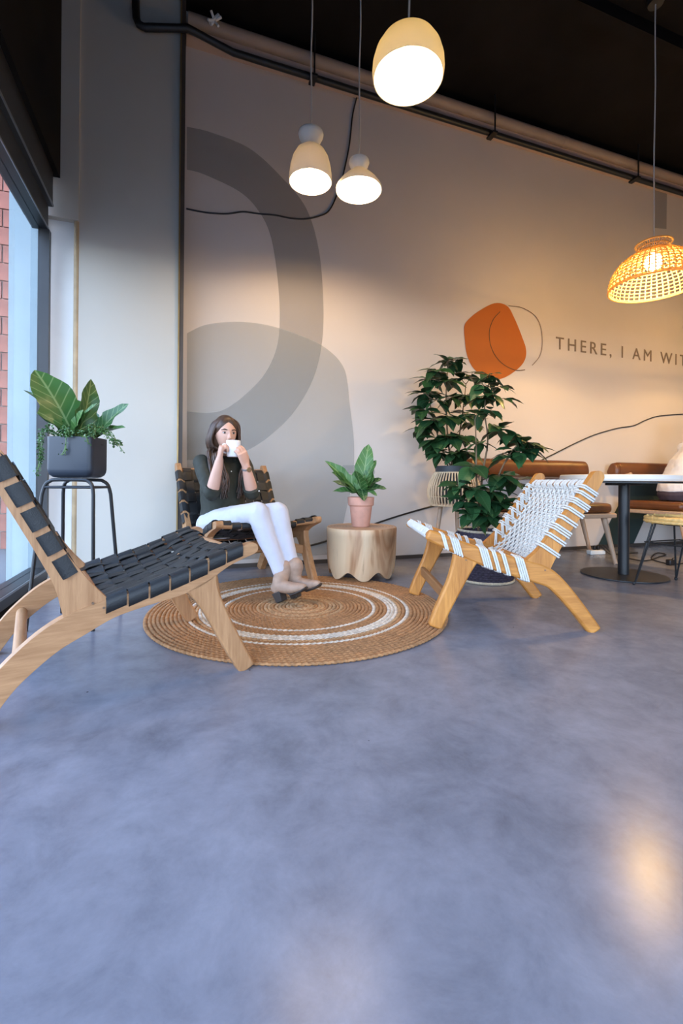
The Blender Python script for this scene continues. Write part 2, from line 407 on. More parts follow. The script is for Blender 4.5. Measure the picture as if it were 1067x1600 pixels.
# ---- duct, ledge and black sprinkler pipe along the top of the mural wall
duct = thing('ceiling_duct', 'beige round duct running along the top of the mural wall', 'duct', (3.8, YB-.12, ZD))
MB().tube([(.02-3.8, 0, 0), (XR-.02-3.8, 0, 0)], .048, 20).build('duct_pipe', M_DUCT, duct)
for x in (1.6, 3.6, 5.6): MB().tube([(x-3.83, 0, 0), (x-3.77, 0, 0)], .051, 20).build('joint_band', M_DUCT, duct)
led = MB().box((.01, YB-.10, ZL0), (XR, YB, ZL1)).build('trim_2', plain('pinkish_ledge', (.50, .37, .30), .6, var=.06), smooth=0); struct(led)
pipe = thing('sprinkler_pipe', 'black iron pipe bending down over pier and along mural wall top', 'pipe', (3.0, YB-.12, ZP))
q = [at_y(u, v, PY-.05) for u, v in ((212, 10), (213, 28), (217, 38), (226, 43))]
pp = [(q[0].x, PY-.05, ZC)] + [tuple(p) for p in q] + [(.02, PY-.045, ZP+.004), (.35, YB-.12, ZP), (XR-.05, YB-.12, ZP)]
MB().tube(pp, .026, 12).build('pipe_run', M_BLACKM, pipe, off=(3.0, YB-.12, ZP))
for x in (.98, 2.72, 4.55, 6.4):
    MB().tube([(x, YB-.18, ZC), (x, YB-.18, ZP-.03)], .008, 8).build('hanger_rod', M_BLACKM, pipe, off=(3.0, YB-.12, ZP))
    MB().box((x-.025, YB-.19, ZP-.04), (x+.025, YB-.085, ZP-.022)).build('clamp', M_BLACKM, pipe, off=(3.0, YB-.12, ZP))
p = V((at_y(335, 38, YB-.17).x, YB-.175, ZD))
sp = thing('pipe_valve', 'small pale sprinkler valve on the beige duct by the pier', 'valve', p)
MB().tube([(-.03, 0, -.03), (.03, 0, .05)], .016, 10).build('valve_body', M_WHITE, sp)
for a in range(4): MB().tube([(0, 0, 0), (.055*math.cos(a*1.57+.5), -.02, .055*math.sin(a*1.57+.5))], .009, 8).build('valve_arm', M_WHITE, sp)
MB().tube([(0, .0, 0), (0, .05, .0)], .012, 8).build('valve_stem', M_WHITE, sp)

# cables on the wall
def cable(name, label, pix, r, y=YB-.008):
    pts = [tuple(at_y(u, v, y)) for u, v in pix]
    o = MB().tube(smooth_pts(pts, 8), r, 6).build(name, M_WIRE, off=pts[0]); return tag(o, label, 'cable', 'thin black cables on the mural wall')
cable('wall_cable', 'thin black cable hanging from the pipe and sagging left to the pier', [(558, 150), (551, 180), (546, 225), (538, 265), (528, 300), (515, 328), (500, 337), (478, 342), (455, 341), (430, 336), (405, 334), (380, 331), (355, 334), (330, 333), (310, 330), (291, 326)], .006)
cable('wall_cable', 'thin black cable rising across the wall behind the stump table', [(425, 872), (460, 858), (490, 851), (540, 836), (590, 817), (620, 807), (650, 798), (690, 787), (730, 776)], .008)
cable('wall_cable', 'thin black cable climbing the wall above the brown leather bench', [(840, 722), (870, 707), (900, 692), (930, 679), (965, 669), (990, 665), (1010, 656), (1030, 650), (1067, 647), (1120, 645)], .006)

# ---- outside the window
M_PAVE = plain('pavement', (.09, .09, .095), .9, var=.1, scale=2)
pav = MB().box((-150, -150, -.25), (XW-.13, 60, -.12)).build('ground_pavement', M_PAVE, smooth=0); struct(pav)
pav2 = MB().box((XW-.13, -150, -.25), (60, YF-.13, -.12)).build('ground_forecourt', M_PAVE, smooth=0); struct(pav2)
pale = MB().box((-1.075, 3.53, -.12), (XW-.04, 4.4, 6.0)).build('wall_exterior_pale', plain('pale_stucco', (.34, .40, .405), .8, var=.04), smooth=0); struct(pale)
# red block building further along the street, each block its own piece
root = thing('brick_building', 'red block building seen through the window at the far left', 'building', (-2.8, 6.2, -.12))
MB().box((-1.4, .03, 0), (1.4, .5, 5.2)).build('wall', plain('mortar', (.33, .25, .22), .9), root, smooth=0)
bk = None
M_BRICK = plain('red_brick', (.26, .085, .055), .85, var=.3, scale=3, bmp=.2, bscale=40, kind='Object')
for r in range(24):
    for c in range(12):
        x = -1.275 + c*.25 - (.125 if r % 2 else 0)
        if x > 1.3 or x < -1.29: continue
        if bk is None:
            bk = MB().box((-.117, -.0, -.096), (.117, .06, .096)).build('brick', M_BRICK, root, smooth=0); o = bk
        else:
            o = bk.copy(); COL.objects.link(o)
        o.location = (x, 0, .1 + r*.205)
# ================================================================== LOUNGE CHAIRS
def wmat(base, pair, ax): return wood(base+'_'+ax, pair[0], pair[1], ax)
def interp(tab, x):
    tab = sorted(tab)
    if x <= tab[0][0]: return tab[0][1]
    for (a, p), (b_, q) in zip(tab[:-1], tab[1:]):
        if x <= b_: return p + (q-p)*(x-a)/(b_-a)
    return tab[-1][1]

def strap_chair(name, label, cat, loc, rz, group):
    """teak frame lounge chair, seat and back woven from black leather straps. local +y = front, y=0 at the front feet"""
    W = 0.70; hw = W/2; T = .042
    t = thing(name, label, cat, loc, rz, group)
    my, mz, mxx = wmat('oak', OAK, 'y'), wmat('oak', OAK, 'z'), wmat('oak', OAK, 'x')
    rail = smooth_pts([(.022, .446, .042), (-.08, .413, .052), (-.2, .353, .070), (-.36, .314, .058), (-.45, .294, .062), (-.535, .262, .078), (-.605, .226, .078), (-.67, .174, .074), (-.73, .110, .068), (-.80, .0, .062)], 4)
    post = smooth_pts([(-.515, .296, .13), (-.537, .34, .105), (-.566, .40, .078), (-.62, .50, .062), (-.70, .655, .058), (-.772, .79, .048)], 4)
    fleg0 = [(-.168, .345, .125), (-.150, .305, .092), (-.115, .235, .072), (-.055, .115, .066)]
    for sx in (-1, 1):
        a, c = sorted((sx*hw, sx*(hw-T)))
        MB().bar2d([q[:2] for q in rail], [q[2] for q in rail], a, c, tip0=True).build('side_rail', my, t, bevel=.010, smooth=1.0)
        MB().bar2d([q[:2] for q in post], [q[2] for q in post], a+.004, c-.004, tip1=True).build('back_post', mz, t, bevel=.009, smooth=1.0)
        fleg = smooth_pts(fleg0 + [(.008, .0, .060) if sx > 0 else (.001, .0145, .060)], 4)
        MB().bar2d([q[:2] for q in fleg], [q[2] for q in fleg], a, c).build('front_leg', mz, t, bevel=.009, smooth=1.0)
        for yy, zz in ((-.50, .318), (-.47, .30)): MB().tube([(sx*(hw-.004), yy, zz), (sx*(hw+.0012), yy, zz)], .004, 8).build('wood_plug', plain('dark_wood_plug', (.16, .09, .05), .6), t)
    xi = hw-T+.006
    # cross members
    MB().tube([(-xi, -.004, .435), (-xi*.5, -.012, .425), (xi*.5, -.012, .425), (xi, -.004, .435)], .017, 12).build('front_crossbar', mxx, t)
    MB().tube([(-xi, -.475, .300), (xi, -.475, .300)], .016, 12).build('rear_seat_crossbar', mxx, t)
    MB().tube([(-xi, -.765, .765), (xi, -.765, .765)], .016, 12).build('top_crossbar', mxx, t)
    MB().tube([(-xi, -.572, .40), (xi, -.572, .40)], .014, 12).build('lower_back_crossbar', mxx, t)
    MB().tube([(-xi, -.685, .16), (xi, -.685, .16)], [.019, .019], 12).build('rear_stretcher', mxx, t)
    arch = [(-xi + 2*xi*k/12, -.13, .235+.055*math.sin(PI*k/12)) for k in range(13)]
    st = MB(); rings = []
    for q in arch:
        q = V(q); rings.append([q+V((0, -.012, .03)), q+V((0, .012, .03)), q+V((0, .012, -.03)), q+V((0, -.012, -.03))])
    st.loft(rings).build('front_stretcher', mxx, t, bevel=.006)
    # ---- weaving
    railtop = [(q[0], q[1]+q[2]*.5) for q in rail]
    X = V((1, 0, 0))
    def seat_pt(x, s, lift):
        z = interp(railtop, s) + .008; u = x/xi
        sag = (1-u*u)*(.030 + .012*math.sin(PI*min(1, max(0, (s+.48)/.5))))
        return V((x, s, z - sag + lift))
    def back_pt(x, k, lift):        # k along the post 0..1
        z = .395 + k*.37; y = interp([(q[1], q[0]) for q in post], z) + .036
        u = x/xi; sag = (1-u*u)*.035
        return V((x, y - sag, z)) + V((0, .87, .5))*lift
    ns, nx = 7, 10
    sp = [-.435 + k*.0645 for k in range(ns)]
    xs = [(-.5 + (k+.5)/nx)*2*(xi-.008) for k in range(nx)]
    def wv(c): return .0034*math.tanh(2.6*c)/math.tanh(2.6)
    # lateral seat straps, wrapping round the outside of both rails
    for k, s in enumerate(sp):
        P = []; z0 = interp(railtop, s) + .009
        wrap = [(hw+.0005, z0-.046), (hw+.0040, z0-.042), (hw+.005, z0-.022), (hw+.004, z0-.008), (hw-.004, z0+.001), (hw-.02, z0+.003)]
        for x, z in wrap: P.append(V((-x, s, z)))
        m_ = 80
        for i in range(m_+1):
            x = -xi + 2*xi*i/m_
            l = wv(math.cos(PI*(x/(2*(xi-.008))+.5)*nx - PI/2)) * (1 if k % 2 else -1)
            P.append(seat_pt(x, s, l))
        for x, z in reversed(wrap): P.append(V((x, s, z)))
        slope = .33
        nr = []
        for i, p in enumerate(P):
            tt = (P[min(i+1, len(P)-1)]-P[max(i-1, 0)]).normalized(); sd = V((0, 1, slope)).normalized()
            nr.append(tt.cross(sd).normalized())
        sd = V((0, 1, slope)).normalized()
        MB().ribbon(P, nr, sd, .0612, .0030).build('leather_strap', M_LEATHER, t, smooth=.9)
    for k, x in enumerate(xs):
        P = []; m_ = 70; s0, s1 = -.478, -.008
        for i in range(m_+1):
            s = s0 + (s1-s0)*i/m_
            ph = (s - sp[0])/.0645
            l = -wv(math.cos(PI*ph))*(1 if k % 2 else -1)
            P.append(seat_pt(x, s, l))
        e = P[-1]; P += [e+V((0, .014, -.006)), e+V((0, .018, -.02)), e+V((0, .008, -.034))]
        f_ = P[0]; P = [f_+V((0, .002, -.03)), f_+V((0, -.014, -.018)), f_+V((0, -.012, -.006))] + P
        nr = []
        for i, p in enumerate(P):
            tt = (P[min(i+1, len(P)-1)]-P[max(i-1, 0)]).normalized(); nr.append(X.cross(tt).normalized())
        MB().ribbon(P, nr, X, .0560, .0030).build('leather_strap', M_LEATHER, t, smooth=.9)
    nb = 5
    for k in range(nb):
        kk = .10 + k*.195; P = []; c = back_pt(xi, kk, 0); z = c.z; y = interp([(q[1], q[0]) for q in post], z)
        pd = V((0, -.46, .888))
        wrap = [(hw-.001, -.010), (hw+.0030, -.006), (hw+.0040, .008), (hw-.002, .030), (hw-.02, .035)]
        nvec = V((0, .888, .46))
        for x, d in wrap: P.append(V((-x, y, z)) + nvec*d)
        for i in range(81):
            x = -xi + 2*xi*i/80
            P.append(back_pt(x, kk, wv(math.cos(PI*(x/(2*(xi-.008))+.5)*nx - PI/2))*(1 if k % 2 else -1)))
        for x, d in reversed(wrap): P.append(V((x, y, z)) + nvec*d)
        nr = [(P[min(i+1, len(P)-1)]-P[max(i-1, 0)]).normalized().cross(pd).normalized() for i in range(len(P))]
        MB().ribbon(P, nr, pd, .064, .0035).build('leather_strap', M_LEATHER, t, smooth=.9)
    for k, x in enumerate(xs):
        P = []
        for i in range(61):
            kk = -.02 + 1.02*i/60
            P.append(back_pt(x, kk, -wv(math.cos(PI*(kk-.10)/.195))*(1 if k % 2 else -1)))
        e = P[-1]; P += [e+V((0, -.014, .010)), e+V((0, -.032, .012)), e+V((0, -.045, -.004))]
        nr = [X.cross((P[min(i+1, len(P)-1)]-P[max(i-1, 0)]).normalized()).normalized() for i in range(len(P))]
        MB().ribbon(P, nr, X, .0560, .0030).build('leather_strap', M_LEATHER, t, smooth=.9)
    return t
chair_a = strap_chair('lounge_chair', 'empty wooden lounge chair woven with black leather straps, in the left foreground', 'chair', (.141, 2.031, 0), -1.309, 'black strap lounge chairs')
chair_b = copy_tree(chair_a); chair_b.location = (.51, 2.756, .0); chair_b.rotation_euler.z = 3.426
chair_b['label'] = 'black leather strap lounge chair that the seated woman occupies'

def macrame_chair(loc, rz):
    W = .664; hw = W/2; T = .045
    t = thing('lounge_chair', 'golden teak lounge chair with a white knotted macrame rope seat', 'chair', loc, rz)
    my, mz, mxx = wmat('teak', TEAK, 'y'), wmat('teak', TEAK, 'z'), wmat('teak', TEAK, 'x')
    rail = smooth_pts([(.028, .452, .050), (-.10, .398, .066), (-.24, .345, .080), (-.42, .292, .092), (-.50, .270, .094), (-.57, .232, .078), (-.66, .135, .068), (-.765, .0, .060)], 3)
    post = smooth_pts([(-.485, .30, .12), (-.535, .37, .088), (-.60, .475, .072), (-.69, .60, .066), (-.768, .728, .058)], 3)
    fleg = smooth_pts([(-.152, .345, .120), (-.135, .30, .098), (-.10, .215, .078), (-.045, .10, .070), (-.010, .0145, .064)], 3)
    for sx in (-1, 1):
        a, c = sorted((sx*hw, sx*(hw-T)))
        MB().bar2d([q[:2] for q in rail], [q[2] for q in rail], a, c, tip0=False).build('side_rail', my, t, bevel=.010, smooth=1.0)
        MB().bar2d([q[:2] for q in post], [q[2] for q in post], a+.003, c-.003, tip1=True).build('back_post', mz, t, bevel=.010, smooth=1.0)
        MB().bar2d([q[:2] for q in fleg], [q[2] for q in fleg], a, c).build('front_leg', mz, t, bevel=.009, smooth=1.0)
        MB().tube([(sx*(hw-T/2), -.765, .0005), (sx*(hw-T/2), -.765, .006)], .012, 10).build('foot_glide', M_WHITE, t)
        for yy, zz in ((-.52, .29), (-.15, .335)): MB().tube([(sx*(hw-.004), yy, zz), (sx*(hw+.0012), yy, zz)], .004, 8).build('wood_plug', plain('dark_wood_plug', (.16, .09, .05), .6), t)
    xi = hw-T+.006
    MB().tube([(-xi, .012, .448), (xi, .012, .448)], .017, 12).build('front_crossbar', mxx, t)
    MB().tube([(-xi, -.738, .690), (xi, -.738, .690)], .017, 12).build('top_crossbar', mxx, t)
    MB().tube([(-xi, -.505, .30), (xi, -.505, .30)], .015, 12).build('rear_crossbar', mxx, t)
    MB().box((-xi, -.075, .135), (xi, -.050, .185)).build('front_stretcher', wood('teak_dark_x', (.32, .15, .06), (.2, .085, .03), 'x'), t, bevel=.006)
    # sling path (y,z), from the front bar down the seat and up to the top bar
    path = smooth_pts([(.012, .466), (-.07, .418), (-.18, .358), (-.31, .312), (-.42, .298), (-.50, .325), (-.56, .395), (-.63, .50), (-.695, .605), (-.735, .706)], 10)
    L = [0.0]
    for q, r in zip(path[:-1], path[1:]): L.append(L[-1] + math.dist(q, r))
    def sling(x, k):
        d = k*L[-1]; i = 0
        while i < len(L)-2 and L[i+1] < d: i += 1
        f = (d-L[i])/max(1e-6, L[i+1]-L[i]); y = path[i][0]+(path[i+1][0]-path[i][0])*f; z = path[i][1]+(path[i+1][1]-path[i][1])*f
        ty, tz = path[i+1][0]-path[i][0], path[i+1][1]-path[i][1]; l = math.hypot(ty, tz)
        nrm = V((0, tz/l, -ty/l)); u = x/xi
        sag = (1-u*u)*.026*math.sin(PI*k)**.6
        return V((x, y, z)) - nrm*sag, nrm, V((0, ty/l, tz/l))
    rows, cols = 36, 12
    net = MB(); rnd = random.Random(3)
    def knot_pos(r, c):
        w = (xi-.006)
        x = -w + 2*w*(c + (.5 if r % 2 else 0))/(cols-.5) if True else 0
        k = .035 + .935*r/(rows-1)
        return x, k
    for r in range(rows):
        for c in range(cols if r % 2 == 0 else cols-1):
            x, k = knot_pos(r, c)
            p, nr, tg = sling(x, k)
            # square knot: two crossing turns
            a = .0142; jx = rnd.uniform(-.0012, .0012)
            net.ellip(p+nr*.003+tg*.004+V((jx, 0, 0)), (V((a, 0, 0))+tg*.003, tg*.0058, nr*.0088), 8, 5)
            net.ellip(p+nr*.003-tg*.0055-V((jx, 0, 0)), (V((a, 0, 0))-tg*.003, tg*.0058, nr*.0088), 8, 5)
            for dc in (0, 1):
                c2 = c + dc - (1 if r % 2 == 0 else 0)
                if r+1 >= rows or c2 < 0 or c2 >= (cols if (r+1) % 2 == 0 else cols-1): continue
                x2, k2 = knot_pos(r+1, c2); p2, n2, t2 = sling(x2, k2)
                for o_ in (-.0034, .0034): net.tube([p+V((o_, 0, 0)), p2+V((o_, 0, 0))], .0034, 5, cap=False)
    tag(net.build('macrame_net', M_ROPE, t, smooth=1.2), kind='stuff')
    # ropes wound over the front and top bars, and the loops round the side frames
    def loop(pts, r=.0045): return MB().tube(smooth_pts(pts+[pts[0]], 4), r, 6, cap=False).build('rope_wrap', M_ROPE, t)
    for k in range(15):
        x = -xi + .025 + k*(2*xi-.05)/14
        for dx in (-.009, 0, .009)[:3 if k % 2 == 0 else 2]:
            loop([(x+dx, .012, .471), (x+dx, .034, .448), (x+dx, .012, .425), (x+dx, -.010, .448)], .0046)
            loop([(x+dx, -.738, .713), (x+dx, -.715, .690), (x+dx, -.738, .667), (x+dx, -.761, .690)], .0046)
    rc = [(q[0], q[1], q[2]) for q in rail]
    def rail_loop(sx, y, dy=.0):
        z = interp([(q[0], q[1]) for q in rc], y); w = interp([(q[0], q[2]) for q in rc], y)*.5+.007
        x1, x0 = sx*(hw+.005), sx*(hw-T-.007)
        tl = V((0, .28, .96)); c = V((0, y, z))
        pts = [c+tl*w+V((x1-sx*.008, 0, 0)), c+tl*(w-.01)+V((x1, 0, 0)), c-tl*(w-.01)+V((x1, dy, 0)), c-tl*w+V((x1-sx*.008, dy, 0)), c-tl*w+V((x0, dy, 0)), c+tl*w+V((x0, 0, 0))]
        loop([tuple(p) for p in pts])
    def post_loop(sx, z):
        y = interp([(q[1], q[0]) for q in post], z); w = interp([(q[1], q[2]) for q in post], z)*.5+.007
        x1, x0 = sx*(hw+.003), sx*(hw-T-.005)
        nv = V((0, .83, .55)); c = V((0, y, z))
        pts = [c+nv*w+V((x1-sx*.008, 0, 0)), c+nv*(w-.01)+V((x1, 0, 0)), c-nv*(w-.01)+V((x1, 0, 0)), c-nv*w+V((x1-sx*.008, 0, 0)), c-nv*w+V((x0, 0, 0)), c+nv*w+V((x0, 0, 0))]
        loop([tuple(p) for p in pts])
        q = sling(x0, .52 + .45*(z-.36)/.36)[0]
        MB().tube([c+nv*w+V((x0, 0, 0)), q], .0042, 6).build('rope_wrap', M_ROPE, t)
    for sx in (-1, 1):
        for y in (-.045, -.055, -.088, -.099, -.110, -.121, -.225, -.236, -.247, -.258, -.285, -.296, -.33, -.341, -.395, -.406, -.417, -.428): rail_loop(sx, y)
        for z in (.40, .41, .455, .466, .492, .503, .513, .545, .556, .59, .600, .625, .635, .645, .672, .682, .70, .71): post_loop(sx, z*.935+.004)
    return t
macrame_chair((1.224, 2.172, 0), 1.236)

# ================================================================== RUG
RUGC = V((.62, 2.425, 0)); RUGR = .79
def rug():
    t = thing('jute_rug', 'round braided jute rug with white bands under the lounge chairs', 'rug', RUGC)
    groups = {}
    nr = 40; pitch = RUGR/nr
    for i in range(nr):
        R = pitch*(i+.5); fr = R/RUGR
        key = 'white' if (.60 < fr < .665 or .735 < fr < .76 or .50 < fr < .525) else ('pale' if (fr < .30 or .665 < fr < .735) and i % 3 != 1 else 'jute')
        mb = groups.setdefault(key, MB()); n = max(10, int(2*PI*R/.0062)); n -= n % 4; n = max(n, 12)
        beads = n/4; rings = []
        for k in range(n):
            a = 2*PI*k/n; ph = a*beads + i*1.3
            wob = .0012*math.sin(a*7+i); off = .0024*math.sin(ph); zz = .0015*math.cos(ph)
            c = V((math.cos(a)*(R+off+wob), math.sin(a)*(R+off+wob), .0070+zz)); rad = V((math.cos(a), math.sin(a), 0))
            rw, rh = pitch*.50*(1+.10*math.sin(ph*2)), .0070*(1+.12*math.sin(ph*2+1))
            rings.append([c + rad*rw*math.cos(q) + UP*rh*math.sin(q) for q in (0, PI/3, 2*PI/3, PI, 4*PI/3, 5*PI/3)])
        rings.append(rings[0]); mb.loft(rings, True, False)
    cols = {'jute': (.37, .180, .072), 'white': (.66, .56, .45), 'pale': (.46, .265, .125)}
    names = {'jute': 'jute_braid', 'white': 'white_braid', 'pale': 'pale_braid'}
    for k, mb in groups.items():
        o = mb.build(names[k], plain('rug_'+k, cols[k], .9, var=.3, scale=55, bmp=.5, bscale=260), t, smooth=1.2); o['kind'] = 'stuff'
    return t
rug()

# ================================================================== STUMP TABLE + POT PLANT
def stump(loc):
    t = thing('stump_table', 'carved pale wood stump side table with a scalloped base', 'table', loc)
    m, nt, b = node_mat('stump_wood')
    vec = coords(nt, (3.2, 3.2, .9)); f1 = noise(nt, vec, 1.6, 3, .5, .8); vec2 = coords(nt, (14, 14, .9)); f2 = noise(nt, vec2, 3, 5, .7, .5)
    c1 = ramp(nt, f1, [(.40, (.74, .55, .35)), (.53, (.66, .44, .26)), (.61, (.38, .19, .09))])
    c2 = ramp(nt, f2, [(.30, (.62, .55, .5)), (.42, (1, 1, 1)), (.62, (1.0, .97, .94))])
    mm = nt.nodes.new('ShaderNodeMix'); mm.data_type = 'RGBA'; mm.blend_type = 'MULTIPLY'; mm.inputs[0].default_value = .75
    nt.links.new(c1, mm.inputs[6]); nt.links.new(c2, mm.inputs[7]); nt.links.new(mm.outputs[2], b.inputs['Base Color']); b.inputs['Roughness'].default_value = .5
    n = 96; Rb, Rt, Hh = .248, .256, .350
    def rad(a): return 1 + .018*math.sin(2*a+.6) + .012*math.sin(3*a+2) + .006*math.sin(5*a)
    def sc_(a):
        s = math.cos(7*a + .55)      # scallops
        return .055*max(0.0, .5-.5*s)**1.3
    rings = []
    for kz in range(9):
        f = kz/8; ring = []
        for k in range(n):
            a = 2*PI*k/n; zb = sc_(a); z = zb + (Hh-.006-zb)*f
            r = (Rb + (Rt-Rb)*f)*rad(a) - (.012*(1-f)**6)
            ring.append(V((r*math.cos(a), r*math.sin(a), z)))
        rings.append(ring)
    top1 = [V((.985*q.x, .985*q.y, Hh)) for q in rings[-1]]
    inner = [V((.86*q.x, .86*q.y, q.z+.004)) for q in rings[0]]
    inner2 = [V((.80*q.x, .80*q.y, .075)) for q in rings[0]]
    MB().loft([inner2, inner] + rings + [top1]).build('body', m, t, smooth=.7)
    mt, nt, b = node_mat('stump_top'); vec = coords(nt)
    wv = nt.nodes.new('ShaderNodeTexWave'); wv.wave_type = 'RINGS'; wv.rings_direction = 'Z'; wv.inputs['Scale'].default_value = 14; wv.inputs['Distortion'].default_value = 3; nt.links.new(vec, wv.inputs['Vector'])
    nt.links.new(ramp(nt, wv.outputs['Fac'], [(0, (.40, .235, .13)), (1, (.50, .32, .19))]), b.inputs['Base Color']); b.inputs['Roughness'].default_value = .5
    MB().loft([[V((.983*q.x, .983*q.y, Hh-.002)) for q in rings[-1]], [V((.975*q.x, .975*q.y, Hh+.0035)) for q in rings[-1]]]).build('top_face', mt, t, smooth=.6)
    return Hh+.0035
STX = V((1.245, 3.085, .0150))
ztop = stump(STX) + .015

def leaf_mesh(name, mat, L=1.0, Wd=.4, curl=.25, fold=.15, wav=.03, prof=None, rows=10, tip=.0):
    """leaf along +y from the origin, face up +z, unit length"""
    prof = prof or (lambda t: math.sin(PI*min(1, t*1.02)**.85)**.9)
    mb = MB(); vs = []; fs = []; cols = 5
    for i in range(rows+1):
        t = i/rows; w = Wd*.5*max(.0, prof(t)); 
        if i == rows: w = .004
        if i == 0: w = max(w, .012)
        for j in range(cols):
            s = (j-2)/2
            z = -curl*t*t + fold*abs(s)*w*2 + wav*math.sin(t*17+s*2)*abs(s)*prof(min(.99, t))
            vs.append((s*w, L*(t - .12*curl*t*t), z*L))
    for i in range(rows):
        for j in range(cols-1):
            a = i*cols+j; fs.append((a, a+1, a+cols+1, a+cols))
    ty, tz = vs[-3][1], vs[-3][2]; q = math.hypot(ty, tz); ca, sa = ty/q, tz/q
    vs = [(x, (y*ca+z*sa)/q, (-y*sa+z*ca)/q) for x, y, z in vs]      # tip lands on (0,1,0)
    mb.add(vs, fs)
    me = bpy.data.meshes.new(name); me.from_pydata([tuple(p) for p in mb.v], [], mb.f); me.update()
    for p in me.polygons: p.use_smooth = True
    me.materials.append(mat); return me
def leaf_mat(name, dark, light, vein, rough=.38, nv=9):
    m, nt, b = node_mat(name)
    vec = coords(nt); sx = nt.nodes.new('ShaderNodeSeparateXYZ'); nt.links.new(vec, sx.inputs[0])
    ab = nt.nodes.new('ShaderNodeMath'); ab.operation = 'ABSOLUTE'; nt.links.new(sx.outputs[0], ab.inputs[0])
    # side veins: y - 0.9|x| repeated
    mu = nt.nodes.new('ShaderNodeMath'); mu.operation = 'MULTIPLY_ADD'; mu.inputs[1].default_value = -.9; nt.links.new(ab.outputs[0], mu.inputs[0]); nt.links.new(sx.outputs[1], mu.inputs[2])
    m2 = nt.nodes.new('ShaderNodeMath'); m2.operation = 'MULTIPLY'; m2.inputs[1].default_value = nv; nt.links.new(mu.outputs[0], m2.inputs[0])
    fr = nt.nodes.new('ShaderNodeMath'); fr.operation = 'FRACT'; nt.links.new(m2.outputs[0], fr.inputs[0])
    pg = nt.nodes.new('ShaderNodeMath'); pg.operation = 'PINGPONG'; pg.inputs[1].default_value = .5; nt.links.new(m2.outputs[0], pg.inputs[0])
    sv = ramp(nt, pg.outputs[0], [(0, (1, 1, 1)), (.05, (.55, .55, .55)), (.09, (0, 0, 0))])
    mv = ramp(nt, ab.outputs[0], [(0, (1, 1, 1)), (.010, (1, 1, 1)), (.017, (0, 0, 0))])
    mxv = nt.nodes.new('ShaderNodeMix'); mxv.data_type = 'RGBA'; mxv.blend_type = 'LIGHTEN'; mxv.inputs[0].default_value = 1; nt.links.new(sv, mxv.inputs[6]); nt.links.new(mv, mxv.inputs[7])
    oi = nt.nodes.new('ShaderNodeObjectInfo')
    base = ramp(nt, oi.outputs['Random'], [(0, dark), (1, light)])
    f = nt.nodes.new('ShaderNodeMix'); f.data_type = 'RGBA'; nt.links.new(base, f.inputs[6]); f.inputs[7].default_value = (*vein, 1)
    sc_ = nt.nodes.new('ShaderNodeMath'); sc_.operation = 'MULTIPLY'; sc_.inputs[1].default_value = .75; nt.links.new(mxv.outputs[2], sc_.inputs[0]); nt.links.new(sc_.outputs[0], f.inputs[0])
    nt.links.new(f.outputs[2], b.inputs['Base Color']); b.inputs['Roughness'].default_value = rough; b.inputs['Specular IOR Level'].default_value = .4
    return m
FIDDLE = lambda t: (.34*math.sin(PI*min(1, t/.55*.5+.02))*(1 if t < .45 else 0) + (1 if t >= .45 else 0)*0 + (math.sin(PI*min(1, (t*.94+.03)))**.75)*(.55+.45*min(1, max(0, (t-.15)/.4)))) if t > 0 else .05
M_FIDDLE = leaf_mat('fiddle_leaf_green', (.018, .060, .018), (.060, .155, .030), (.22, .30, .12), .42, 7)
M_COFFEE = leaf_mat('tall_plant_leaf', (.008, .036, .013), (.030, .090, .028), (.045, .10, .04), .36, 10)
ME_FIDDLE = leaf_mesh('fiddle_leaf', M_FIDDLE, Wd=.56, curl=.22, fold=.12, wav=.030, prof=FIDDLE, rows=14)
ME_FIDDLE_N = leaf_mesh('fiddle_leaf_narrow', M_FIDDLE, Wd=.36, curl=.25, fold=.25, wav=.030, prof=FIDDLE, rows=12)
ME_LEAF = leaf_mesh('pointed_leaf', M_COFFEE, Wd=.50, curl=.26, fold=.09, wav=.018, prof=lambda t: math.sin(PI*min(1, t)**.8)**.85 * (1-.35*t**3), rows=8)
def put_leaf(me, base, tip, face, parent, width=1.0, name='leaf'):
    """leaf object from base to tip (world), upper side turned towards 'face'"""
    base, tip = V(base), V(tip); d = tip-base; L = d.length; y = d/L
    z = V(face) - y*V(face).dot(y)
    if z.length < 1e-3: z = y.orthogonal()
    z.normalize(); x = y.cross(z)
    o = bpy.data.objects.new(name, me); COL.objects.link(o); o.parent = parent
    M = Matrix((x*width*L, y*L, z*L)).transposed().to_4x4(); M.translation = base - parent.location
    o.matrix_local = M; return o
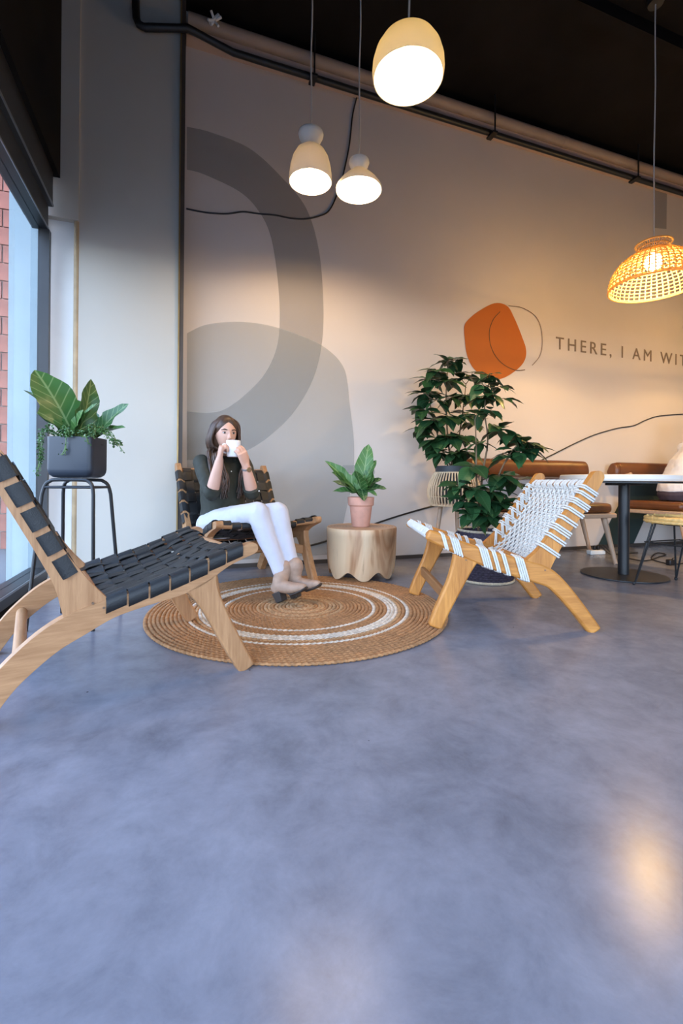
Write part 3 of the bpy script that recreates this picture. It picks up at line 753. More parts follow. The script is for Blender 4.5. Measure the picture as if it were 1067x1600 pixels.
# terracotta pot
def pot_plant():
    c = V((1.245-.015, 3.085-.02, ztop)); D = c.dot(FWD)
    t = thing('potted_plant', 'small fiddle leaf plant in a terracotta pot on the stump table', 'potted plant', c)
    MB().lathe([(0, 0), (.060, 0), (.064, .004), (.082, .150), (.088, .152), (.093, .156), (.096, .210), (.094, .214), (.086, .214), (.083, .20), (.078, .19), (.0, .19)], n=48).build('pot', M_TERRA, t, smooth=.6)
    MB().ball((0, 0, .188), (.080, .080, .012), 20, 8).build('soil', M_SOIL, t)
    b = c + V((0, 0, .19))
    MB().tube([b - c, b - c + V((.005, 0, .05)), b - c + V((.0, 0, .12))], [.007, .006, .004], 8).build('stem', M_STEMG, t)
    Ls = [((574, 775), (576, 694), .02, 36, .3, 0), ((560, 760), (507, 720), -.01, 22, -.2, 1), ((562, 768), (518, 738), -.08, 40, .4, 0), ((566, 772), (519, 752), .04, 20, .2, 1),
          ((566, 778), (520, 768), -.05, 17, .1, 1), ((562, 765), (556, 736), -.10, 32, .9, 0), ((566, 765), (588, 719), -.04, 30, .5, 0), ((570, 772), (597, 748), -.02, 20, .1, 1),
          ((572, 775), (604, 764), -.03, 18, .0, 1), ((570, 780), (589, 775), -.08, 14, .3, 1), ((568, 780), (569, 783), -.12, 18, .6, 0), ((566, 770), (545, 745), .09, 26, .4, 0)]
    for k, (p0, p1, dd, w, up, nar) in enumerate(Ls):
        a = b + V((0, 0, .01 + .008*k)); q = at_d(p1[0], p1[1], D+dd)
        L = (q-a).length; me = ME_FIDDLE_N if nar else ME_FIDDLE
        put_leaf(me, a, q, UP*(.9+up) - FWD*.7, t, width=max(.5, .85*(w*D/F)/(L*(.36 if nar else .56))))
pot_plant()

# ================================================================== TALL PLANTS
def lantern_planter():
    c = V((2.185, 3.33, 0))
    t = thing('rattan_planter', 'lantern shaped pale rattan planter on splayed wooden legs near the wall', 'planter', c)
    zb, zt = .50, .775
    def prof(z):
        f = (z-zb)/(zt-zb); return .162 + .056*math.sin(PI*min(1, max(0, f*.86+.17)))**.8
    for k in range(48):
        a = 2*PI*k/48
        MB().tube([(prof(z)*math.cos(a), prof(z)*math.sin(a), z) for z in [zb+(zt-zb)*i/10 for i in range(11)]], .0062, 6).build('cane', M_RATTAN, t)
    for z in (zb, zb+.075, zb+.165, zt):
        r = prof(z)-.006 if z not in (zb, zt) else prof(z)
        MB().tube([(r*math.cos(2*PI*k/36), r*math.sin(2*PI*k/36), z) for k in range(37)], .0065 if z in (zb, zt) else .005, 6, cap=False).build('hoop', M_RATTAN, t)
    MB().lathe([(0, zb+.002), (prof(zb), zb+.002), (prof(zb), zb+.016), (0, zb+.016)], n=36).build('base_disc', wood('pale_z', *PALE, 'z'), t)
    for k in range(3):
        a = 2*PI*k/3 + .75
        MB().tube([(.11*math.cos(a), .11*math.sin(a), zb), (.175*math.cos(a), .175*math.sin(a), 0)], [.019, .013], 12).build('leg', wood('pale_z', *PALE, 'z'), t)
    p = thing('tall_plant', 'tall bushy green plant in a black pot set in the rattan planter', 'plant', c + V((0, 0, zb+.016)))
    MB().lathe([(0, 0), (.115, 0), (.135, .25), (.155, .256), (.157, .315), (.150, .315), (.146, .275), (0, .275)], n=40).build('pot', plain('dark_slate_pot', (.022, .026, .032), .5, var=.1), p, smooth=.6)
    MB().ball((0, 0, .272), (.142, .142, .014), 20, 8).build('soil', M_SOIL, p)
    return p, c
pA, cA = lantern_planter()
def basket():
    c = V((2.06, 2.735, 0))
    t = thing('woven_basket', 'dark purple woven basket planter with a pale rim on the floor', 'basket', c)
    n = 72
    def R(z): return .185 + .028*math.sin(PI*min(1, z/.36))
    rows = 20
    mb = MB(); rings = []
    for i in range(rows*4+1):
        z = .012 + .338*i/(rows*4); ring = []
        for k in range(n*2):
            a = PI*k/n; wv = .0035*math.sin(PI*i/4*2)*0 + .003*math.cos(n/2*a + PI*(i//4)) + .0025*abs(math.sin(PI*i/4))
            ring.append(V(((R(z)+wv)*math.cos(a), (R(z)+wv)*math.sin(a), z)))
        rings.append(ring)
    inn = [[V((q.x*.955, q.y*.955, z)) for q in rings[-1]] for z in (.352, .25, .02)]
    mb.loft(rings+inn).build('basket_wall', M_BASKET, t, smooth=1.2)
    for z, r, m_ in ((.355, R(.35)-.002, M_PALEGRASS), (.010, R(0)+.008, M_PALEGRASS)):
        pts = [((r+.0025*math.sin(k*2.1))*math.cos(2*PI*k/90), (r+.0025*math.sin(k*2.1))*math.sin(2*PI*k/90), z) for k in range(91)]
        MB().tube(pts, .009, 6, cap=False).build('rim' if z > .1 else 'base_coil', m_, t)
    for sgn in (-1, 1):
        MB().tube(smooth_pts([(sgn*.20, -.05, .34), (sgn*.232, -.04, .30), (sgn*.236, 0, .285), (sgn*.232, .04, .30), (sgn*.20, .05, .34)], 5), .010, 8).build('handle', M_BASKET, t)
    p = thing('tall_plant', 'leggy green plant with drooping leaves growing from the dark basket', 'plant', c + V((0, 0, .02)))
    MB().lathe([(0, 0), (.13, 0), (.158, .26), (.150, .26), (.145, .235), (0, .235)], n=32).build('pot', plain('dark_slate_pot', (.022, .026, .032), .5, var=.1), p, smooth=.6)
    MB().ball((0, 0, .232), (.144, .144, .012), 20, 8).build('soil', M_SOIL, p)
    return p, c
pB, cB = basket()
def tall(p, base, stems, clusters, seed, nl):
    rnd = random.Random(seed)
    nodes = []
    for st in stems:
        pts = [base + V((rnd.uniform(-.03, .03), rnd.uniform(-.03, .03), 0))] + [at_d(u, v, base.dot(FWD)+dd) for u, v, dd in st]
        pts = [V(q) for q in smooth_pts(pts, 6)]
        MB().tube(pts, [.009 - .006*i/len(pts) for i in range(len(pts))], 8).build('stem', M_STEM, p, off=p.location)
        nodes += pts
    for (u, v, dd, n, L) in clusters:
        c = at_d(u, v, base.dot(FWD)+dd)
        nd = min([q for q in nodes if q.z < c.z+.02] or nodes, key=lambda q: (q-c).length)
        mid = (nd+c)/2 + V((0, 0, -.01)); tw = [V(q) for q in smooth_pts([nd, mid, c], 4)]
        MB().tube(tw, [.004-.0018*i/len(tw) for i in range(len(tw))], 6).build('twig', M_STEM, p, off=p.location)
        a0 = rnd.uniform(0, 6.28)
        for k in range(n+3):
            a = a0 + 2*PI*k/(n+3) + rnd.uniform(-.35, .35); l = L*rnd.uniform(.85, 1.5); el = rnd.uniform(-.95, .12)
            st = c.lerp(nd, rnd.uniform(0, .35))
            d = V((math.cos(a)*math.cos(el), math.sin(a)*math.cos(el), math.sin(el)))
            put_leaf(ME_LEAF, st + d*.012, st + d*(.012+l), UP + V((rnd.uniform(-.3, .3), rnd.uniform(-.5, .1), 0)), p, width=rnd.uniform(.95, 1.3))
tall(pA, pA.location + V((0, 0, .275)),
     [[(700, 690, 0), (697, 620, -.02), (700, 572, -.02)], [(715, 700, .02), (722, 650, .05), (728, 600, .05)], [(690, 700, 0), (676, 650, -.05), (670, 620, -.06)]],
     [(700, 562, 0, 7, .13), (716, 560, .05, 5, .11), (680, 578, -.05, 7, .13), (668, 592, 0, 6, .13), (697, 592, -.1, 6, .13), (720, 590, .05, 6, .13), (738, 582, .06, 5, .11),
      (664, 612, -.06, 6, .13), (683, 624, -.1, 7, .14), (708, 620, -.12, 7, .14), (731, 615, 0, 7, .13), (660, 640, -.05, 6, .14), (676, 655, -.12, 7, .15), (700, 648, -.14, 7, .15), (725, 645, -.05, 7, .14),
      (655, 668, 0, 5, .13), (682, 685, -.12, 7, .15), (706, 680, -.14, 7, .16), (728, 680, -.08, 6, .14), (686, 706, -.14, 6, .13), (712, 706, -.12, 6, .14), (742, 660, .05, 5, .12), (735, 705, -.05, 5, .12)], 11, 6)
tall(pB, pB.location + V((0, 0, .232)),
     [[(752, 760, 0), (762, 690, .02), (757, 640, .05), (765, 592, .05)], [(745, 760, -.02), (744, 700, -.02), (742, 655, 0)], [(770, 770, 0), (790, 720, -.03), (812, 690, -.05)], [(735, 780, -.03), (722, 758, -.08)]],
     [(765, 583, .05, 6, .12), (752, 598, 0, 5, .11), (783, 603, .05, 4, .10), (770, 615, 0, 5, .11), (788, 622, .05, 3, .10), (752, 620, .05, 5, .11), (745, 645, 0, 4, .11), (768, 640, .05, 4, .09),
      (785, 668, -.05, 6, .16), (800, 675, 0, 5, .15), (825, 690, -.03, 6, .14), (812, 705, -.06, 6, .15), (838, 700, .0, 4, .12), (795, 712, -.02, 5, .13),
      (752, 690, -.02, 3, .10), (738, 728, -.1, 6, .13), (715, 757, -.12, 6, .13), (745, 762, -.14, 7, .14), (785, 742, -.08, 6, .14), (805, 752, 0, 5, .13), (770, 765, -.10, 7, .14), (726, 782, -.10, 6, .13),
      (752, 788, -.14, 7, .14), (780, 785, -.08, 6, .14), (735, 803, -.12, 6, .12), (762, 806, -.14, 6, .13), (788, 805, -.05, 5, .12), (800, 778, 0, 5, .13)], 5, 6)
# ================================================================== WINDOW PLANTER ON STAND
SC, SA = V((-.477, 2.527, 0)), math.radians(-17)          # stand centre and turn
def plant_stand():
    t = thing('plant_stand', 'tall black tubular steel plant stand beside the window', 'plant stand', SC, SA)
    zt = .692; r = .0085
    for s in (-1, 1):
        y0, y1 = s*.075, s*.145
        pts = [(-.150, y1, 0), (-.118, s*.088, zt-.07), (-.108, s*.080, zt-.025), (-.088, y0, zt-.006), (-.062, y0, zt), (.062, y0, zt), (.088, y0, zt-.006), (.108, s*.080, zt-.025), (.118, s*.088, zt-.07), (.150, y1, 0)]
        MB().tube([pts[0]] + smooth_pts(pts[1:-1], 4) + [pts[-1]], r, 10).build('leg_hoop', M_BLACKM, t)
        MB().tube([(s*.112, -.083, zt-.035), (s*.112, .083, zt-.035)], .006, 8).build('side_brace', M_BLACKM, t)
        MB().tube([(-.112, s*.083, zt-.035), (.112, s*.083, zt-.035)], .006, 8).build('cross_brace', M_BLACKM, t)
    return zt + r
zpl = plant_stand()
def box_planter():
    c = SC + V((0, 0, zpl + .001))
    t = thing('box_planter', 'slate grey rounded box planter with fiddle leaf and trailing ivy by the window', 'planter', c)
    hw, hd, hh = .108, .085, .195
    R = Matrix.Rotation(SA, 3, 'Z')
    def ring(sx, sd, z, rad=.03, n=6):
        out = []
        for qx, qy, a0 in ((1, 1, 0), (-1, 1, PI/2), (-1, -1, PI), (1, -1, 1.5*PI)):
            for k in range(n):
                a = a0 + (PI/2)*k/(n-1)
                out.append(R @ V((qx*(sx-rad) + rad*math.cos(a), qy*(sd-rad) + rad*math.sin(a), z)))
        return out
    prof = [(hw-.04, hd-.03, 0.0, .012), (hw-.022, hd-.016, .004, .018), (hw-.009, hd-.006, .014, .022), (hw-.002, hd-.001, .028, .026), (hw, hd, .042, .026), (hw, hd, hh, .026), (hw-.004, hd-.004, hh+.001, .024), (hw-.005, hd-.005, hh-.02, .023), (hw-.006, hd-.006, .04, .022)]
    MB().loft([ring(a, d, z, r_) for a, d, z, r_ in prof]).build('planter_box', M_GREYBOX, t, smooth=.7)
    MB().loft([ring(hw-.007, hd-.007, hh-.022, .02), ring(hw-.02, hd-.02, hh-.012, .02)]).build('soil', M_SOIL, t)
    for dx in (-.010, .004): MB().tube([R @ V((hw-.001, .02+dx, hh-.03)), R @ V((hw+.001, .02+dx, hh-.03))], .004, 8).build('side_hole', M_BLACKM, t)
    D = c.dot(FWD)
    b1 = c + R @ V((-.01, 0, hh-.015)); b2 = c + R @ V((.06, .02, hh-.015))
    # (tip pixel, depth offset, width px, base, facing, narrow)
    L = [((54, 578), -.02, 60, b1, (.55, -.8, .25), 0), ((37, 610), .02, 17, b1, (.2, -.3, .9), 1), ((57, 646), -.08, 24, b1, (-.1, -.5, .8), 1), ((142, 592), .06, 26, b1, (.6, -.7, -.3), 0),
         ((152, 630), -.06, 16, b1, (-.6, -.5, .5), 1), ((201, 631), .02, 30, b2, (-.2, -.7, .7), 0), ((196, 668), -.04, 22, b2, (0, -.5, .9), 1), ((150, 645), .08, 24, b2, (-.3, -.8, .4), 0), ((130, 640), -.05, 22, b1, (-.3, -.6, .6), 1), ((96, 640), .07, 24, b1, (.3, -.6, .5), 0)]
    for p1, dd, w, b, fc_, nar in L:
        q = at_d(p1[0], p1[1], D+dd); l = (q-b).length
        put_leaf(ME_FIDDLE_N if nar else ME_FIDDLE, b, q, fc_, t, width=max(.55, (w*D/F)/(l*(.36 if nar else .56)))*1.05)
    MB().tube([b1, b1 + V((0, 0, .05))], .008, 8).build('stem', M_STEM, t, off=c)
    MB().tube([b2, b2 + V((0, 0, .04))], .007, 8).build('stem', M_STEM, t, off=c)
    # trailing ivy: vines plus tiny leaves
    rnd = random.Random(21); vines = MB(); lv = MB()
    def vine(pts, n, sz):
        P = [V(q) for q in smooth_pts(pts, 8)]; vines.tube(P, .0014, 5)
        for k in range(n):
            p = P[rnd.randrange(len(P))] + V((rnd.uniform(-1, 1), rnd.uniform(-1, 1), rnd.uniform(-1, 1)))*.009
            d = V((rnd.uniform(-1, 1), rnd.uniform(-1, .4), rnd.uniform(-.8, .6))).normalized(); s_ = d.orthogonal().normalized()*sz*.38
            e = p + d*sz; m_ = p + d*sz*.5; nn = d.cross(s_).normalized()*sz*.12
            lv.add([p, m_+s_+nn, e, m_-s_+nn, m_], [(0, 4, 1), (4, 2, 1), (0, 3, 4), (4, 3, 2)])
    def px(u, v, dd): return at_d(u, v, D+dd)
    for k in range(7): vine([b1 + V((-.05, -.02, .02)), px(70+rnd.uniform(-5, 5), 672, -.05), px(62+rnd.uniform(-4, 6), 695, -.06), px(64+rnd.uniform(-6, 5), 712+rnd.uniform(-10, 20), -.05), px(60+rnd.uniform(-6, 8), 728+rnd.uniform(-15, 16), -.05)], 26, .013)
    for k in range(16):
        u = rnd.uniform(72, 155); vine([c + R @ V((rnd.uniform(-.08, .08), rnd.uniform(-.05, .05), hh-.01)), px(u, 668+rnd.uniform(-6, 6), -.06), px(u+rnd.uniform(-10, 10), 672+rnd.uniform(-8, 12), -.10)], 20, .013)
    for k in range(4): vine([c + R @ V((-.02, -.06, hh)), px(103, 676, -.1), px(103, 690, -.1), px(103+rnd.uniform(-4, 4), 705, -.1), px(100+rnd.uniform(-6, 7), 711, -.1)], 7, .009)
    for k in range(9): vine([b2 + V((0, -.02, .01)), px(160, 672+rnd.uniform(-6, 4), -.05), px(172+rnd.uniform(-5, 8), 682+rnd.uniform(-8, 8), -.06), px(182+rnd.uniform(-8, 12), 697+rnd.uniform(-8, 12), -.05)], 14, .015)
    for k in range(4): vine([b1 + V((.05, -.03, .0)), px(133, 680, -.1), px(138, 690+rnd.uniform(-4, 4), -.1)], 7, .011)
    tag(vines.build('ivy_vines', M_STEMG, t, off=c), kind='stuff')
    tag(lv.build('ivy_leaves', plain('ivy_green', (.055, .13, .035), .4, var=.6, scale=40), t, off=c), kind='stuff')
box_planter()

# ================================================================== CAFE TABLE, STOOL, BENCHES
TC = V((3.17, 2.545, 0))
def cafe_table():
    t = thing('cafe_table', 'round white cafe table on a black pedestal with a flat disc base', 'table', TC)
    MB().lathe([(0, .712), (.428, .712), (.44, .716), (.445, .730), (.440, .756), (.432, .760), (0, .760)], n=72).build('table_top', M_TABLE, t, smooth=.5)
    MB().lathe([(0, .700), (.40, .700), (.40, .712), (0, .712)], n=48).build('under_plate', M_BLACKM, t, smooth=.5)
    MB().box((-.16, -.03, .682), (.16, .03, .700)).build('bracket', M_BLACKM, t, smooth=0, bevel=.003)
    MB().tube([(0, 0, .01), (0, 0, .69)], .038, 28).build('pedestal', M_BLACKM, t)
    MB().lathe([(0, 0), (.285, 0), (.290, .004), (.288, .010), (0, .014)], n=64).build('base', M_BLACKM, t, smooth=.5)
cafe_table()
def wire_stool():
    c = V((3.175, 2.075, 0))
    t = thing('rattan_stool', 'round rattan stool on black wire hairpin legs in front of the cafe table', 'stool', c)
    M_GOLD = plain('golden_rattan', (.66, .42, .15), .55, var=.25, scale=45, bmp=.4, bscale=120)
    zs = .478
    for k, (r, z, q) in enumerate(((.242, zs-.010, .013), (.246, zs-.030, .011))):
        MB().tube([(r*math.cos(2*PI*i/48), r*math.sin(2*PI*i/48), z) for i in range(49)], q, 10, cap=False).build('seat_rim', M_GOLD, t)
    for i in range(11):
        r = .012 + i*.0205
        MB().tube([(r*math.cos(2*PI*k/40), r*math.sin(2*PI*k/40), zs-.008-.006*(1-r/.23)) for k in range(41)], .0105, 7, cap=False).build('seat_coil', M_GOLD, t)
    for k in range(16):
        a = 2*PI*k/16
        MB().tube([((.236+.013*math.cos(q))*math.cos(a), (.236+.013*math.cos(q))*math.sin(a), zs-.02+.026*math.sin(q)) for q in [2*PI*i/8 for i in range(9)]], .004, 5, cap=False).build('binding', M_GOLD, t)
    MB().tube([(.20*math.cos(2*PI*i/40), .20*math.sin(2*PI*i/40), zs-.044) for i in range(41)], .006, 8, cap=False).build('seat_ring', M_BLACKM, t)
    for k in range(4):
        a = PI*.75 + k*PI/2 + .04; fx, fy = .31*math.cos(a), .31*math.sin(a)
        pts = []
        for s in (-.20, .20):
            pts.append((.20*math.cos(a+s), .20*math.sin(a+s), zs-.044))
        MB().tube([pts[0], (fx*.985, fy*.985, .012), (fx, fy, .006), (fx*.985, fy*.985, .012), pts[1]], .006, 8).build('hairpin_leg', M_BLACKM, t)
        MB().ball((fx, fy, .012), (.012, .012, .012), 10, 8).build('foot_cap', M_BLACKM, t)
    for z, r in ((.30, .250),):
        P = [(r*math.cos(PI*.75+.04+k*PI/2), r*math.sin(PI*.75+.04+k*PI/2), z) for k in range(5)]
        for a_, b_ in zip(P[:-1], P[1:]): MB().tube([a_, b_], .005, 8).build('brace', M_BLACKM, t)
wire_stool()
def bench(loc, label, wback, xfl, xfr):
    """wall bench: rounded tan bolster back, seat cushion, wooden frame, splayed legs. local x along the wall, -y = front"""
    t = thing('leather_bench', label, 'bench', loc, 0, 'tan leather benches along the mural wall')
    PW = wood('pale_x', *PALE, 'x'); PZ = wood('pale_z', *PALE, 'z')
    hb = wback/2
    # bolster
    r = .085
    pts = [(-hb+.02, -.02, .815), (-hb+.06, -.045, .825), (-hb+.2, -.05, .83), (hb-.2, -.05, .83), (hb-.06, -.045, .825), (hb-.02, -.02, .815)]
    mb = MB(); rings = []
    for i, p in enumerate(smooth_pts(pts, 5)):
        f = i/(5*5); e = min(1, min(f, 1-f)*9+.45)
        rings.append([V(p) + V((0, .050*math.cos(q), .082*e*math.sin(q)*(1 if math.sin(q) < 0 else 1.1))) for q in [2*PI*k/16 for k in range(16)]])
    mb.loft(rings).build('back_bolster', M_TAN, t, smooth=1.2)
    MB().tube([(-hb+.10, -.045, .758), (hb-.10, -.045, .758)], .016, 12).build('back_rail', PW, t)
    # seat
    def slab(z0, z1, inset, bev, mat, name):
        P = [(-hb+.10-inset, -.05), (hb-.10+inset, -.05), (xfr+inset, -.66-inset), (xfl-inset, -.66-inset)]
        mb = MB(); mb.loft([[V((x, y, z0)) for x, y in P], [V((x, y, z1)) for x, y in P]]); return mb.build(name, mat, t, smooth=.8, bevel=bev)
    slab(.435, .520, -.012, .030, M_TAN, 'seat_cushion')
    slab(.395, .434, .012, .008, PW, 'seat_frame')
    for sx, xf in ((-1, xfl), (1, xfr)):
        MB().tube([(xf-sx*.06, -.60, .40), (xf-sx*.035, -.70, 0)], [.026, .017], 14).build('leg', PZ, t)
        MB().tube([(sx*(hb-.16), -.075, .755), (sx*(hb-.16), -.10, .40), (sx*(hb-.06), -.13, 0)], [.018, .024, .017], 14).build('leg', PZ, t)
        MB().tube(smooth_pts([(sx*(hb-.10), -.10, .765), (sx*(hb-.06), -.16, .775), (sx*(hb-.045), -.22, .79)], 4), [.020]*9, 12, round_end=True).build('arm_stub', PW, t)
    return t
bench((3.20, 3.62, 0), 'tan leather wall bench behind the white rope chair and tall plants', 1.50, -.42, .38)
bench((5.05, 3.62, 0), 'tan leather wall bench where the person in the white shirt sits', 1.55, -.62, .62)

# power strip with plugs and a trailing cord
c = floor_at(931, 866)
t = thing('power_strip', 'white power strip with black plugs on the floor by the wall', 'power strip', c, -.12)
MB().box((-.085, -.03, 0), (.085, .03, .042)).build('strip_body', M_WHITE, t, bevel=.006)
for x in (-.05, -.015, .02, .055): MB().box((x-.012, -.012, .0415), (x+.012, .012, .0435)).build('socket', plain('socket_grey', (.35, .33, .31), .6), t, smooth=0)
for x in (-.018, .022):
    MB().box((x-.013, -.014, .043), (x+.013, .014, .085)).build('plug', M_WIRE, t, bevel=.006)
    MB().tube(smooth_pts([(x, 0, .075), (x+.05, -.01, .09), (x+.10, -.04, .03), (x+.14, -.07, .006), (x+.25, -.05, .006), (x+.45, -.02, .006)], 5), .0045, 6).build('cord', M_WIRE, t)
pts = [tuple(floor_at(u, v, .006)) for u, v in ((965, 868), (990, 874), (1010, 876), (1030, 870), (1040, 866), (1026, 864), (1018, 873), (1045, 881), (1067, 880), (1085, 876))]
tag(MB().tube(smooth_pts(pts, 6), .005, 6).build('floor_cord', M_WIRE, off=pts[0]), 'loose black cord looped on the floor behind the table', 'cord')
p = floor_at(1047, 883)
t = thing('power_adapter', 'small black power adapter on the floor behind the stool legs', 'adapter', p)
MB().box((-.03, -.022, 0), (.03, .022, .05)).build('adapter_body', M_WIRE, t, bevel=.008)
MB().tube([(.0, -.015, .05), (.0, -.02, .062), (.03, -.02, .066)], .004, 6).build('cord_stub', M_WIRE, t)

# ================================================================== PENDANT LAMPS
def shade_mat(name, col, trans, tcol):
    m, nt, b = node_mat(name)
    b.inputs['Base Color'].default_value = (*col, 1); b.inputs['Roughness'].default_value = .5
    tl = nt.nodes.new('ShaderNodeBsdfTranslucent'); tl.inputs[0].default_value = (*tcol, 1)
    mx = nt.nodes.new('ShaderNodeMixShader'); mx.inputs[0].default_value = trans
    nt.links.new(b.outputs[0], mx.inputs[1]); nt.links.new(tl.outputs[0], mx.inputs[2]); nt.links.new(mx.outputs[0], nt.nodes['Material Output'].inputs[0])
    return m
M_SHADE = shade_mat('white_ceramic_shade', (.88, .86, .82), .18, (1, .90, .68))
M_SHADEB = shade_mat('white_glass_shade', (.84, .80, .70), .25, (1, .93, .62))
WARM = (1.0, .62, .22)
M_BULB = emit('warm_bulb', (1.0, .80, .48), 40.0)
def lamp_light(name, loc, power, r, parent, col=WARM):
    l = bpy.data.lights.new(name, 'POINT'); l.energy = power; l.color = col; l.shadow_soft_size = r
    o = bpy.data.objects.new(name, l); COL.objects.link(o); o.location = loc; o.parent = parent
def pendant(label, mouth, prof, mat, power, zl, bulb_r=.03):
    t = thing('pendant_lamp', label, 'lamp', mouth, 0, 'white pendant lamps over the rug')
    n = len(prof); inn = [(max(.004, r-.005), z+(-.004 if i == n-1 else 0)) for i, (r, z) in enumerate(prof)]
    full = list(prof) + list(reversed(inn))
    MB().lathe(prof + [(0.003, prof[-1][1])] + [(0.003, prof[-1][1]-.006)] + list(reversed(inn)) + [prof[0]], n=56).build('shade', mat, t, smooth=.9)
    zt = prof[-1][1]; H_ = ZC - mouth.z - .002
    rnd = random.Random(int(mouth.x*100)); 
    MB().tube([(.004*math.sin(k*.9), .003*math.cos(k*.7), zt-.01 + (H_-zt+.01)*k/14) for k in range(15)], .0052, 8).build('cord', M_CORD, t)
    MB().lathe([(0, H_-.03), (.045, H_-.03), (.05, H_-.02), (.05, H_), (0, H_)], n=24).build('canopy', M_BLACKM, t)
    MB().tube([(0, 0, zt-.012), (0, 0, zl+bulb_r*.8)], .016, 12).build('socket', M_BLACKM, t)
    MB().ball((0, 0, zl), bulb_r, 16, 12).build('bulb', M_BULB, t)
    lamp_light('bulb_light', (0, 0, zl-bulb_r-.012), power, .03, t, (1.0, .70, .40))
    return t
pA_ = [(.141, 0), (.139, .05), (.132, .11), (.118, .165), (.095, .210), (.062, .238), (.048, .250), (.050, .265), (.066, .292), (.079, .318), (.083, .336), (.079, .350), (.060, .358), (.02, .361)]
pB_ = [(.152, 0), (.148, .022), (.122, .062), (.088, .100), (.055, .130), (.046, .143), (.050, .157), (.060, .176), (.067, .198), (.064, .214), (.045, .222), (.015, .224)]
pA_ = [(r, z*.94) for r, z in pA_]; pB_ = [(r, z*.92) for r, z in pB_]
pC_ = [(r, z*.70) for r, z in [(.176, 0), (.181, .05), (.178, .11), (.165, .175), (.140, .235), (.105, .280), (.065, .308), (.03, .318), (.01, .320)]]
P1 = at_d(485, 285, 3.0); P2 = at_d(560.5, 298, 3.0); P3 = at_d(637.5, 122, 2.3)
pendant('tall white bell pendant with a waisted neck, leftmost of the hanging lamps', P1, pA_, M_SHADE, 24, .12)
pendant('small white flared cone pendant with a waisted neck, the lowest of the white lamps', P2, pB_, M_SHADE, 24, .075, .026)
pendant('large plain white dome pendant glowing yellow, nearest and highest lamp', P3, pC_, M_SHADEB, 30, .12, .035)

def rattan_pendant(loc, label):
    t = thing('rattan_pendant', label, 'lamp', loc)
    M_W = shade_mat('honey_rattan_weave', (.66, .44, .16), .35, (1.0, .70, .22))
    prof = smooth_pts([(.290, 0), (.287, .05), (.268, .115), (.230, .175), (.175, .222), (.120, .248), (.094, .262), (.100, .285), (.115, .318)], 6)
    nm = 46
    weave = MB()
    for k in range(nm):
        a = 2*PI*k/nm; P = []
        for i, (r, z) in enumerate(prof):
            rr = r + .0025*math.sin(PI*i/2 + PI*(k % 2)); P.append(V((rr*math.cos(a), rr*math.sin(a), z)))
        sd = V((-math.sin(a), math.cos(a), 0)); vs = []; fs = []
        w = [.0085*(r/.29)**.6 + .0005 for r, z in prof]
        for i, p in enumerate(P):
            rd = V((math.cos(a), math.sin(a), .3)).normalized()*.0012
            vs += [p-sd*w[i]*.5+rd, p+sd*w[i]*.5+rd, p+sd*w[i]*.5-rd, p-sd*w[i]*.5-rd]
        for i in range(len(P)-1):
            for j in range(4):
                q = (j+1) % 4; fs.append((4*i+j, 4*i+q, 4*i+4+q, 4*i+4+j))
        weave.add(vs, fs)
    weave.build('upright_canes', M_W, t, smooth=.9)
    L = [0]
    for a, b in zip(prof[:-1], prof[1:]): L.append(L[-1]+math.dist(a, b))
    rings = MB(); d = .012
    while d < L[-1]-.004:
        i = max(k for k in range(len(L)) if L[k] <= d); f = (d-L[i])/(L[min(i+1, len(L)-1)]-L[i]+1e-9)
        r = prof[i][0]+(prof[min(i+1, len(prof)-1)][0]-prof[i][0])*f; z = prof[i][1]+(prof[min(i+1, len(prof)-1)][1]-prof[i][1])*f
        rings.tube([((r+.002*math.cos(k*PI))*math.cos(2*PI*k/64), (r+.002*math.cos(k*PI))*math.sin(2*PI*k/64), z) for k in range(65)], .0042, 5, cap=False)
        d += .0265
    rings.build('woven_hoops', M_W, t, smooth=.9)
    for r, z, q in ((.290, .0, .0075), (.115, .318, .007), (.094, .262, .006)):
        MB().tube([(r*math.cos(2*PI*k/64), r*math.sin(2*PI*k/64), z) for k in range(65)], q, 8, cap=False).build('rim', M_W, t)
    H_ = ZC - loc.z - .002
    MB().tube([(0.004*math.sin(k), 0, .20 + (H_-.20)*k/12) for k in range(13)], .0048, 8).build('cord', M_CORD, t)
    MB().lathe([(0, H_-.04), (.05, H_-.04), (.055, H_-.02), (.055, H_), (0, H_)], n=24).build('canopy', M_BLACKM, t)
    for a in (0, PI/2): MB().tube([(-.115*math.cos(a), -.115*math.sin(a), .316), (.115*math.cos(a), .115*math.sin(a), .316)], .003, 6).build('spider', M_BLACKM, t)
    MB().tube([(0, 0, .31), (0, 0, .24)], .018, 12).build('socket', M_WHITE, t)
    MB().ball((0, 0, .185), (.058, .058, .062), 20, 14).build('bulb', emit('bright_bulb', (1.0, .78, .42), 30.0), t)
    lamp_light('bulb_light', (0, 0, .10), 95, .05, t)
    return t
rp = rattan_pendant(V((3.29, 2.42, 2.155)), 'honey woven rattan dome pendant above the cafe table')
rp2 = copy_tree(rp); rp2.location = (5.25, 2.42, 2.155); rp2['label'] = 'honey woven rattan dome pendant in front of the far bench'
